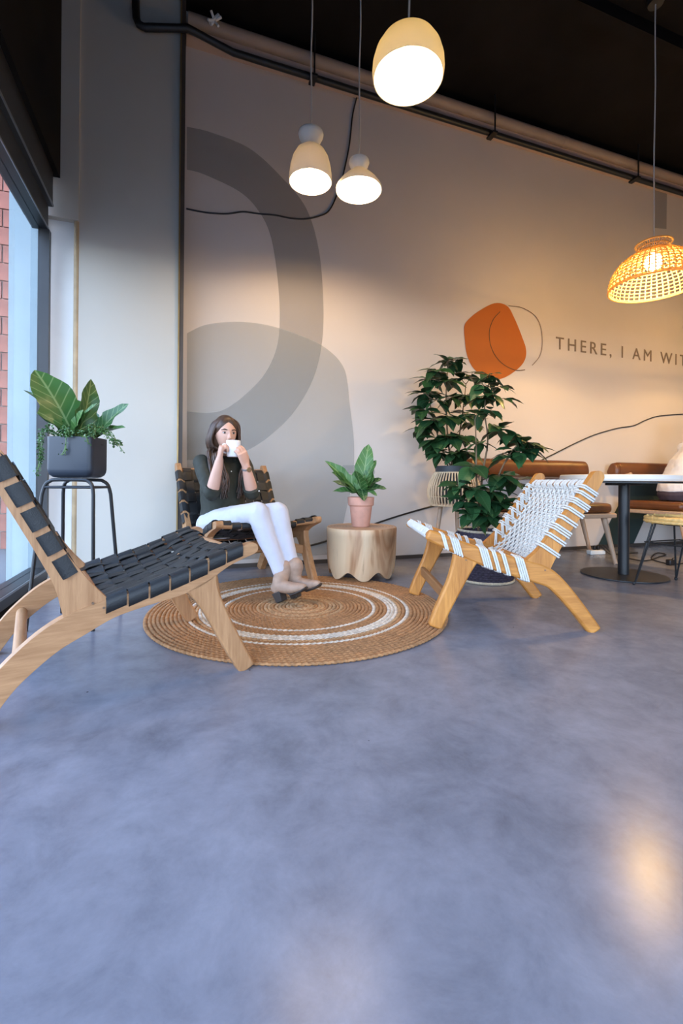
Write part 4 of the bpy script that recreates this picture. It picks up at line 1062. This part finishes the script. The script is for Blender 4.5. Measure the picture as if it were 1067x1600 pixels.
# ================================================================== PEOPLE
APPLY = []
def remeshed(mb, name, mat, parent, voxel, sm=6, wr=0.0, wsize=.08):
    o = mb.build(name, mat, parent, off=parent.location, smooth=0)
    r = o.modifiers.new('remesh', 'REMESH'); r.mode = 'VOXEL'; r.voxel_size = voxel; r.use_smooth_shade = True
    s = o.modifiers.new('smooth', 'SMOOTH'); s.factor = .5; s.iterations = sm
    if wr:
        tx = bpy.data.textures.new(name+'_wrinkle', 'CLOUDS'); tx.noise_scale = wsize; tx.noise_depth = 2
        d = o.modifiers.new('wrinkle', 'DISPLACE'); d.texture = tx; d.strength = wr; d.mid_level = .5; d.texture_coords = 'LOCAL'
    APPLY.append(o); return o
def sect(c, r_, f_, rx, ry, n=20, p=2.3):
    out = []
    for k in range(n):
        a = 2*PI*k/n; ca, sa = math.cos(a), math.sin(a)
        out.append(V(c) + r_*rx*math.copysign(abs(ca)**(2/p), ca) + f_*ry*math.copysign(abs(sa)**(2/p), sa))
    return out
def limb(mb, pts, rs, n=16):
    P = [V(q[:3]) for q in smooth_pts([tuple(p) for p in pts], 6)]; R = [q[0] for q in smooth_pts([(r,) for r in rs], 6)]
    mb.tube(P, R, n, round_end=True)
def hand(mb, wrist, d, palm, thumb, curl, spread=.0195, scale=1.0, tc=.5):
    """palm block plus four fingers and a thumb; d = wrist->knuckles, palm = direction the palm faces, thumb = thumb side"""
    d = V(d).normalized(); thumb = V(thumb); thumb = (thumb - d*thumb.dot(d)).normalized(); palm = V(palm); palm = (palm - d*palm.dot(d) - thumb*palm.dot(thumb)).normalized()
    w = V(wrist); s = scale
    mb.loft([sect(w - d*.01, thumb, palm, .026*s, .019*s), sect(w + d*.02*s, thumb, palm, .031*s, .017*s), sect(w + d*.055*s, thumb, palm, .038*s, .015*s), sect(w + d*.086*s, thumb, palm, .038*s, .012*s)])
    for k, (L, off) in enumerate(zip((.068, .076, .071, .056), (1.45, .5, -.5, -1.4))):
        p = w + d*(.080 - .006*abs(off))*s + thumb*off*spread*s; dr = d.copy(); ang = 0; pts = [p - d*.012]; rs = [.0088*s]
        for j, (fr, r) in enumerate(((.45, .0088), (.30, .0082), (.25, .0070))):
            ang += curl[k][j]; dr = d*math.cos(ang) + palm*math.sin(ang)
            p = p + dr*L*fr*s; pts.append(p); rs.append(r*s)
        mb.tube(pts, rs, 10, round_end=True)
    p = w + d*.022*s + thumb*.022*s; t1 = (thumb*.75 + d*.65 + palm*tc).normalized(); t2 = (thumb*.25 + d*.85 + palm*tc*1.3).normalized(); t3 = (d*.8 + palm*tc*1.6 - thumb*.1).normalized()
    pts = [p - t1*.01, p + t1*.036*s, p + t1*.036*s + t2*.030*s, p + t1*.036*s + t2*.030*s + t3*.024*s]
    mb.tube(pts, [.0125*s, .0108*s, .0095*s, .0078*s], 10, round_end=True)
def head_mesh(mb, c, r_, f_, u_, s=1.0, ears=True):
    rows, n = 26, 32; rings = []
    for i in range(1, rows):
        th = PI*i/rows; z = math.cos(th); ring = []
        for k in range(n):
            a = 2*PI*k/n; x, y = math.sin(th)*math.cos(a), math.sin(th)*math.sin(a)
            lx, ly, lz = .073, .094, .117
            if z < .05:
                q = min(1, (.05-z)/1.05); lx *= 1 - .30*q**1.3; ly *= 1 - (.10*q if y > 0 else .42*q)
            dy = 0
            if y > .5 and abs(x) < .75:
                dy -= .007*math.exp(-((z-.06)/.13)**2)*math.exp(-((abs(x)-.40)/.2)**2)      # eye sockets
                dy += .004*math.exp(-((z-.24)/.12)**2)                                     # brow
                dy += .006*math.exp(-((z+.86)/.14)**2)*math.exp(-(x/.3)**2)                # chin
                dy += .004*math.exp(-((z+.50)/.10)**2)*math.exp(-(x/.3)**2)                # mouth
            ring.append(V(c) + (r_*x*lx + f_*(y*ly+dy) + u_*z*lz)*s)
        rings.append(ring)
    mb.loft(rings)
    # nose, ears
    mb.loft([sect(V(c)+(f_*.088+u_*.016)*s, r_, f_, .005*s, .010*s, 10), sect(V(c)+(f_*.095-u_*.012)*s, r_, f_, .008*s, .012*s, 10), sect(V(c)+(f_*.099-u_*.028)*s, r_, f_, .0125*s, .014*s, 10), sect(V(c)+(f_*.092-u_*.037)*s, r_, f_, .0105*s, .010*s, 10)])
    for sx in ((-1, 1) if ears else ()): mb.ellip(V(c)+(r_*sx*.073-f_*.008-u_*.012)*s, (r_*.008*s, f_*.016*s, u_*.030*s), 10, 8)
def face_parts(t, c, r_, f_, u_, s=1.0, iris=(.09, .045, .02)):
    off = t.location; W_ = plain('eye_white', (.50, .46, .43), .5, var=.02); Ir = plain('iris', (.030, .014, .008), .5, var=.1); Br = plain('dark_brow', (.035, .018, .012), .8)
    for sx in (-1, 1):
        e = V(c)+(r_*sx*.031+f_*.079+u_*.006)*s
        eo = MB().ellip(e, (r_*.0130*s, f_*.008*s, u_*.0052*s), 12, 8).build('eye', W_, t, off=off)
        MB().ellip(e+f_*.0055*s, (r_*.0058*s, f_*.004*s, u_*.0058*s), 10, 8).build('iris', Ir, eo, off=off)
        MB().tube([e+(-r_*.015+u_*.0045+f_*.002)*s, e+(u_*.0075+f_*.007)*s, e+(r_*.015+u_*.0045+f_*.002)*s], .0014*s, 6).build('eyelash', Br, eo, off=off)
        MB().tube([e+(-r_*sx*.016+u_*.0195+f_*.011)*s, e+(r_*sx*.004+u_*.0245+f_*.010)*s, e+(r_*sx*.022+u_*.0175-f_*.003)*s], [.0030*s, .0032*s, .0014*s], 8).build('eyebrow', Br, t, off=off)
    MB().ellip(V(c)+(f_*.0865-u_*.058)*s, (r_*.020*s, f_*.007*s, u_*.0075*s), 12, 8).build('lips', plain('lips', (.45, .14, .12), .45, var=.05), t, off=off)

M_SKIN = plain('skin', (.66, .37, .265), .5, var=.05, scale=9)
M_HAIR = plain('brown_hair', (.062, .030, .017), .42, var=.65, scale=60, bmp=.5, bscale=140, stretch=(1, 1, .12))

def woman():
    base = V((.30, 3.05, 0))
    t = thing('person', 'seated woman in dark olive blouse and white trousers drinking from a mug', 'person', base)
    f_ = V((.33, -.944, 0)); r_ = V((.944, .33, 0)); u_ = V((0, 0, 1))
    PV = V((.262, 3.135, .402)); hipR, hipL = PV - r_*.085, PV + r_*.085
    knR, knL = at_d(403, 801, 2.70), at_d(434, 801, 2.76)
    anR, anL = at_d(440, 899, 2.615), at_d(459, 896, 2.66)
    shC = V((.272, 3.170, .825)); shR, shL = shC - r_*.152 - u_*.028, shC + r_*.152 - u_*.028
    elR, elL = at_d(331, 771, 2.83), at_d(394, 770, 2.93)
    wrR, wrL = at_d(343, 718, 2.80), at_d(384, 727, 2.84)
    hc = at_d(351.5, 679, 3.02)
    hf = V((.24, -.97, -.03)).normalized(); hr = hf.cross(V((0, 0, 1))).normalized() * 1.0; hu = hr.cross(hf).normalized()
    # ---- body: one continuous skin mesh
    b = MB(); head_mesh(b, hc, hr, hf, hu, .97, False)      # ears lie under the hair
    limb(b, [shC - u_*.03, shC + u_*.045 - f_*.005, hc - hu*.055 - hf*.025], [.062, .048, .050])
    b.loft([sect(PV - u_*.04, r_, f_, .13, .09), sect(PV + u_*.08, r_, f_, .115, .075), sect(PV + u_*.20 - f_*.01, r_, f_, .115, .078), shC_sec(shC, r_, f_, -.10, .135, .085), shC_sec(shC, r_, f_, .02, .12, .06)])
    for s_, e_, w_ in ((shR, elR, wrR), (shL, elL, wrL)):
        limb(b, [s_, s_.lerp(e_, .5), e_], [.046, .042, .038]); limb(b, [e_, e_.lerp(w_, .35) , w_], [.037, .038, .0245])
    for h_, k_, a_ in ((hipR, knR, anR), (hipL, knL, anL)):
        limb(b, [h_, h_.lerp(k_, .5), k_], [.075, .07, .05]); limb(b, [k_, k_.lerp(a_, .4), a_], [.05, .048, .03])
    mugc = at_d(364.5, 701.5, 2.835)
    # right hand on the handle, left hand round the mug
    hand(b, wrR, at_d(346.5, 693, 2.785) - wrR, RGT*.85 + FWD*.5, FWD*.8 - RGT*.4, [(.9, 1.15, .8), (.95, 1.2, .8), (1.0, 1.2, .8), (1.05, 1.2, .8)], scale=1.0, tc=.7)
    hand(b, wrL, at_d(375.5, 697, 2.79) - wrL, -RGT*.75 + FWD*.65, FWD*.7 + RGT*.5, [(.35, .6, .4), (.38, .6, .4), (.42, .6, .4), (.48, .6, .4)], scale=1.0, tc=.55)
    remeshed(b, 'body', M_SKIN, t, .0042, 3)
    face_parts(t, hc, hr, hf, hu, .97)
    # ---- hair: cap and long locks
    hb = MB(); n, rows = 36, 20; rings = []
    for i in range(rows+1):
        th = .02 + 1.62*i/rows; ring = []
        for k in range(n):
            a = 2*PI*k/n; x, y, z = math.sin(th)*math.cos(a), math.sin(th)*math.sin(a), math.cos(th)
            grow = 1.11
            lim = .80 - .62*abs(x)**1.4                    # hairline on the forehead
            if y > 0 and z < lim:                      # open for the face: keep hugging the sides
                q = min(1, (lim-z)/.25)*min(1, max(0, (y-.02)/.30)); grow = 1.11 - .22*q
            ring.append(hc + hr*x*.078*grow + hf*(y*.096*grow - .004) + hu*(z*.116*grow + .002))
        rings.append(ring)
    hb.loft(rings)
    # fall of hair behind the neck
    bx = lambda c, rx, ry: sect(c, hr, hf, rx, ry, 20)
    hb.loft([bx(hc - hf*.030 + hu*.03, .084, .070), bx(hc - hf*.034 - hu*.03, .086, .066), bx(hc - hf*.036 - hu*.09, .086, .056), bx(shC - f_*.035 + u_*.055, .098, .050), bx(shC - f_*.085 - u_*.02, .105, .035), bx(shC - f_*.105 - u_*.12, .09, .02)])
    rnd = random.Random(9)
    for sx in (-1, 1):
        for k in range(44):
            a = rnd.uniform(-.9, 1.0)            # where round the side it starts
            top = hc + hu*(.118 - .012*abs(a)) + hr*sx*rnd.uniform(.004, .02) + hf*(.035*a+.01)
            s1 = hc + hr*sx*(.074+rnd.uniform(0, .012)) + hf*(.045*a - .012) + hu*rnd.uniform(.03, .06)
            s2 = hc + hr*sx*(.080+rnd.uniform(-.006, .008)) + hf*(.045*a - .022) - hu*.085
            fwd = .5 + .5*a
            s3 = shC + r_*sx*(.094 + rnd.uniform(-.022, .022)) + f_*(.075 + .055*fwd + rnd.uniform(-.01, .01)) + u_*(.035)
            end = rnd.uniform(-.25, -.17) if sx > 0 else rnd.uniform(-.25, -.15)
            s4 = shC + r_*sx*(.070 + rnd.uniform(-.035, .03)) + f_*(.128 + .018*fwd) + u_*(end*.5)
            s5 = shC + r_*sx*(.062 + rnd.uniform(-.035, .03)) + f_*(.132 + .016*fwd) + u_*end
            if k % 2 and sx < 0 or k % 4 == 1:       # these fall straight over the shoulder
                s2 = hc + hr*sx*(.084+rnd.uniform(-.008, .006)) + hf*rnd.uniform(-.06, .0) - hu*.10
                s3 = shC + r_*sx*(.100 + rnd.uniform(-.03, .015)) + f_*rnd.uniform(.0, .05) + u_*.074
                s4 = shC + r_*sx*(.128 + rnd.uniform(-.02, .02)) + f_*(.112 + rnd.uniform(0, .012)) - u_*.06
                s5 = shC + r_*sx*(.120 + rnd.uniform(-.02, .02)) + f_*(.128 + rnd.uniform(0, .012)) - u_*rnd.uniform(.13, .20)
            P = smooth_pts([tuple(q) for q in (top, s1, s2, s3, s4, s5)], 5)
            hb.tube(P, [.0085*(1-.55*(i/len(P))**3) for i in range(len(P))], 6)
    hb.build('hair', M_HAIR, t, off=base, smooth=1.4)
    # ---- blouse
    M_BL = plain('dark_olive_blouse', (.025, .026, .017), .75, var=.15, scale=20, bmp=.15, bscale=30)
    bl = MB()
    bl.loft([sect(PV - u_*.075 + f_*.02, r_, f_, .165, .125), sect(PV + u_*.0 + f_*.01, r_, f_, .160, .118), sect(PV + u_*.10, r_, f_, .142, .100), sect(PV + u_*.21 - f_*.008, r_, f_, .146, .102), sect(shC - u_*.12, r_, f_, .158, .108), shC_sec(shC, r_, f_, -.045, .160, .090), shC_sec(shC, r_, f_, .015, .130, .062), shC_sec(shC, r_, f_, .034, .080, .048)])
    for s_, e_, w_ in ((shR, elR, wrR), (shL, elL, wrL)):
        dn = (e_-s_).normalized()
        limb(bl, [s_ - dn*.02, s_.lerp(e_, .45) - u_*.004, s_.lerp(e_, .93) - u_*.004, e_.lerp(w_, .05)], [.056, .055, .052, .047])
    remeshed(bl, 'blouse', M_BL, t, .007, 5, .010, .06)
    for s_, e_, w_ in ((shR, elR, wrR), (shL, elL, wrL)):     # rolled cuffs
        d = ((w_-e_).normalized()*.8 + (e_-s_).normalized()*.2).normalized(); c0 = e_.lerp(w_, .13); up = d.orthogonal().normalized(); sd = d.cross(up)
        MB().loft([sect(c0 - d*.030, up, sd, .044, .044, 20, 2), sect(c0 - d*.026, up, sd, .052, .052, 20, 2), sect(c0 + d*.010, up, sd, .050, .050, 20, 2), sect(c0 + d*.012, up, sd, .042, .042, 20, 2)]).build('cuff', M_BL, t, off=base, smooth=1.0)
        MB().ball(c0 + sd*.051*(1 if s_ is shR else -1) - f_*0 + r_*(-.004 if s_ is shR else .004), .005, 8, 6).build('cuff_button', M_WHITE, t, off=base)
    for k in range(2):                                          # collar points
        sx = (-1, 1)[k]; n0 = shC + u_*.045
        MB().add([n0 + r_*sx*.060 - f_*.02, n0 + r_*sx*.055 + f_*.045 + u_*.006, n0 + r_*sx*.022 + f_*.082 - u_*.055, n0 + r_*sx*.052 + f_*.074 - u_*.040, n0 + r_*sx*.070 + f_*.02 - u_*.012], [(0, 1, 4), (1, 3, 4), (1, 2, 3)]).build('collar', M_BL, t, off=base, smooth=0).modifiers.new('solid', 'SOLIDIFY').thickness = .004
    for k in range(3): MB().ball(shC + f_*(.108) - u_*(.07 + .075*k) + r_*.004, .0045, 8, 6).build('button', M_WHITE, t, off=base)
    # ---- trousers
    M_TR = plain('white_trousers', (.52, .50, .54), .8, var=.03, scale=20, bmp=.2, bscale=40)
    tr = MB()
    tr.loft([sect(PV - u_*.085 + f_*.01, r_, f_, .13, .10), sect(PV - u_*.02, r_, f_, .155, .112), sect(PV + u_*.06, r_, f_, .140, .098)])
    for h_, k_, a_ in ((hipR, knR, anR), (hipL, knL, anL)):
        limb(tr, [h_, h_.lerp(k_, .35), h_.lerp(k_, .75), k_], [.092, .088, .074, .066])
        d = (a_-k_)
        limb(tr, [k_, k_ + d*.18 - f_*.004, k_ + d*.38 - f_*.010, k_ + d*.70, k_ + d*.93], [.066, .063, .060, .048, .046])
    remeshed(tr, 'trousers', M_TR, t, .007, 5, .006, .05)
    # ---- ankle boots
    M_BT = plain('taupe_suede', (.36, .235, .165), .7, var=.15, scale=25, bmp=.2, bscale=120); M_SO = plain('dark_sole', (.035, .026, .022), .6)
    for a_, heel in ((anR, floor_at(440, 940, .016)), (anL, floor_at(463, 934, .016))):
        e1 = (RGT*.140 - FWD*.085 + UP*.078).normalized()*.87; e2 = e1.cross(UP).normalized(); e3 = e2.cross(e1).normalized()
        if e3.z < 0: e3 = -e3
        q = heel
        bt = MB(); hcn = q + e3*.090 + e1*.012
        top = a_ + (a_-hcn).normalized()*.045
        limb(bt, [top, a_, hcn.lerp(a_, .25) + e1*.01, hcn - e3*.015], [.051, .046, .043, .036])
        bt.loft([sect(q + e1*(-.030) + e3*.085, e2, e3, .026, .026), sect(q + e1*.02 + e3*.084, e2, e3, .036, .036), sect(q + e1*.085 + e3*.060, e2, e3, .037, .038), sect(q + e1*.15 + e3*.038, e2, e3, .041, .028), sect(q + e1*.195 + e3*.030, e2, e3, .034, .020), sect(q + e1*.222 + e3*.026, e2, e3, .016, .012)])
        bo = remeshed(bt, 'boot', M_BT, t, .0055, 4)
        MB().loft([sect(q + e1*.085 + e3*.030, e2, e3, .026, .006), sect(q + e1*.12 + e3*.012, e2, e3, .036, .006), sect(q + e1*.16 + e3*.010, e2, e3, .041, .006), sect(q + e1*.20 + e3*.012, e2, e3, .034, .006), sect(q + e1*.226 + e3*.018, e2, e3, .014, .006)]).build('sole', M_SO, bo, off=base)
        MB().loft([[q + e1*x_ + e2*y_ + e3*0 for x_, y_ in ((-.022, -.026), (.026, -.026), (.026, .026), (-.022, .026))], [q + e1*x_ + e2*y_ + e3*.058 for x_, y_ in ((-.030, -.031), (.036, -.031), (.036, .031), (-.030, .031))]]).build('heel', M_SO, bo, off=base, bevel=.004)
    # ---- wristwatch on the left wrist
    d = (elL-wrL).normalized(); c0 = wrL + d*.022; a1 = d.orthogonal().normalized(); a2 = d.cross(a1)
    w = MB().loft([sect(c0 - d*.007, a1, a2, .0275, .0275, 20, 2), sect(c0 - d*.006, a1, a2, .0305, .0305, 20, 2), sect(c0 + d*.006, a1, a2, .0305, .0305, 20, 2), sect(c0 + d*.007, a1, a2, .0275, .0275, 20, 2)]).build('watch_strap', plain('steel_strap', (.55, .52, .5), .3, .8), t, off=base)
    to = (-FWD*.8 + RGT*.6); to = (to - d*to.dot(d)).normalized(); q = c0 + to*.031; s1 = d.cross(to)
    MB().loft([sect(q - to*.004, d, s1, .016, .016, 20, 2), sect(q + to*.004, d, s1, .016, .016, 20, 2)]).build('watch_case', plain('gold_case', (.75, .55, .32), .25, .9), w, off=base)
    # ---- mug (held: its own thing)
    mb_ = at_d(364.5, 714, 2.835)
    g = thing('coffee_mug', 'white ceramic mug held at the woman\'s lips', 'mug', mb_)
    prof = [(.0, .0), (.036, .0), (.040, .004), (.044, .05), (.045, .100), (.044, .102), (.042, .100), (.041, .05), (.036, .008), (.0, .008)]
    MB().lathe(prof, n=40).build('cup', plain('white_glaze', (.82, .80, .80), .18, var=.01, coat=.3), g, smooth=.8)
    MB().lathe([(.0, -.001), (.035, -.001), (.036, .004), (.0, .004)], n=32).build('foot_ring', plain('raw_clay', (.33, .25, .22), .8), g)
    hd = -RGT
    MB().tube(smooth_pts([tuple(hd*.041+UP*.080), tuple(hd*.062+UP*.078), tuple(hd*.070+UP*.055), tuple(hd*.060+UP*.030), tuple(hd*.040+UP*.024)], 5), .0055, 8).build('mug_handle', plain('white_glaze', (.82, .80, .80), .18), g)
    MB().lathe([(.0, .088), (.0425, .088)], n=32).build('coffee', plain('coffee', (.06, .025, .012), .2), g)
    g.rotation_euler = (0, 0, 0)
def shC_sec(c, r_, f_, dz, rx, ry): return sect(c + UP*dz, r_, f_, rx, ry)
woman()

def sitter():
    base = V((4.80, 3.20, 0))
    t = thing('person', 'person in a white shirt and dark purple trousers on the far bench', 'person', base)
    f_ = V((.88, -.475, 0)).normalized(); r_ = V((-.475, -.88, 0)).normalized(); u_ = UP
    PV = V((4.745, 3.235, .635)); shC = V((4.925, 3.165, 1.075)); hc = V((5.01, 3.115, 1.315))
    hr = f_.cross(UP).normalized(); hu = UP
    hipR, hipL = PV + r_*.09, PV - r_*.09
    knR, knL = hipR + f_*.42, hipL + f_*.42
    anR, anL = knR + f_*.02 - u_*.52, knL + f_*.04 - u_*.52
    shR, shL = shC + r_*.18, shC - r_*.18; elR, elL = shR + f_*.14 - u_*.22, shL + f_*.14 - u_*.22; wrR, wrL = elR + f_*.22 + u_*.0 - r_*.06, elL + f_*.22 + r_*.06
    b = MB(); head_mesh(b, hc, hr, f_, hu, 1.0)
    limb(b, [shC - u_*.03, shC + u_*.05, hc - u_*.06 - f_*.02], [.066, .054, .054])
    b.loft([sect(PV - u_*.04, r_, f_, .14, .10), sect(PV.lerp(shC, .45), r_, f_, .13, .085), sect(shC - u_*.06, r_, f_, .15, .09), sect(shC + u_*.02, r_, f_, .12, .06)])
    for s_, e_, w_ in ((shR, elR, wrR), (shL, elL, wrL)):
        limb(b, [s_, s_.lerp(e_, .5), e_], [.048, .044, .040]); limb(b, [e_, e_.lerp(w_, .35), w_], [.040, .040, .027])
        hand(b, w_, f_, -u_, (-r_ if s_ is shR else r_), [(.3, .5, .4)]*4)
    for h_, k_, a_ in ((hipR, knR, anR), (hipL, knL, anL)):
        limb(b, [h_, h_.lerp(k_, .5), k_], [.075, .07, .05]); limb(b, [k_, k_.lerp(a_, .4), a_], [.05, .048, .03])
    remeshed(b, 'body', M_SKIN, t, .006, 3)
    face_parts(t, hc, hr, f_, hu)
    hb = MB(); rings = []
    for i in range(16):
        th = .02 + 1.75*i/15
        ring = []
        for k in range(30):
            a = 2*PI*k/30; x, y, z = math.sin(th)*math.cos(a), math.sin(th)*math.sin(a), math.cos(th); gq = 1.10
            if y > 0 and z < .55: gq = 1.10 - .2*min(1, (.55-z)/.25)*min(1, y/.3)
            ring.append(hc + hr*x*.078*gq + f_*y*.096*gq + hu*z*.117*gq)
        rings.append(ring)
    hb.loft(rings).build('hair', M_HAIR, t, off=base, smooth=1.2)
    M_SH = plain('white_shirt', (.76, .71, .68), .8, var=.04, scale=12, bmp=.2, bscale=25)
    sh = MB()
    bk = -f_*.02
    sh.loft([sect(PV - u_*.02, r_, f_, .185, .155), sect(PV + u_*.05, r_, f_, .178, .148), sect(PV.lerp(shC, .35) + bk, r_, f_, .172, .140), sect(PV.lerp(shC, .7) + bk, r_, f_, .175, .135), sect(shC - u_*.05 + bk, r_, f_, .18, .115), sect(shC + u_*.03, r_, f_, .13, .07), sect(shC + u_*.055, r_, f_, .07, .06)])
    for s_, e_, w_ in ((shR, elR, wrR), (shL, elL, wrL)):
        limb(sh, [s_, s_.lerp(e_, .5), e_], [.070, .064, .060]); limb(sh, [e_, e_.lerp(w_, .5), e_.lerp(w_, .9)], [.060, .052, .044])
    remeshed(sh, 'shirt', M_SH, t, .009, 4, .022, .08)
    M_P = plain('dark_purple_trousers', (.060, .040, .052), .8, var=.15, scale=14, bmp=.2, bscale=30)
    tr = MB(); tr.loft([sect(PV - u_*.105, r_, f_, .15, .13), sect(PV - u_*.05, r_, f_, .178, .152), sect(PV + u_*.06, r_, f_, .160, .130)])
    for h_, k_, a_ in ((hipR, knR, anR), (hipL, knL, anL)):
        limb(tr, [h_, h_.lerp(k_, .5), k_], [.098, .088, .070]); limb(tr, [k_, k_.lerp(a_, .4), a_], [.070, .064, .052])
    remeshed(tr, 'trousers', M_P, t, .009, 4, .008, .07)
    for a_ in (anR, anL):
        MB().loft([sect(V((a_.x, a_.y, .05)) - f_*.05, r_, u_, .034, .048), sect(V((a_.x, a_.y, .055)), r_, u_, .040, .053), sect(V((a_.x, a_.y, .042)) + f_*.08, r_, u_, .044, .040), sect(V((a_.x, a_.y, .026)) + f_*.16, r_, u_, .036, .024)]).build('shoe', plain('dark_shoe', (.03, .025, .022), .5), t, off=base, smooth=1.2)
sitter()

# bake the cloth and skin modifiers so every part is a plain mesh
bpy.context.view_layer.update()
dg = bpy.context.evaluated_depsgraph_get()
for o in APPLY:
    me = bpy.data.meshes.new_from_object(o.evaluated_get(dg)); mats = list(o.data.materials)
    o.modifiers.clear(); o.data = me
    if not me.materials: me.materials.append(mats[0])
    for p in me.polygons: p.use_smooth = True
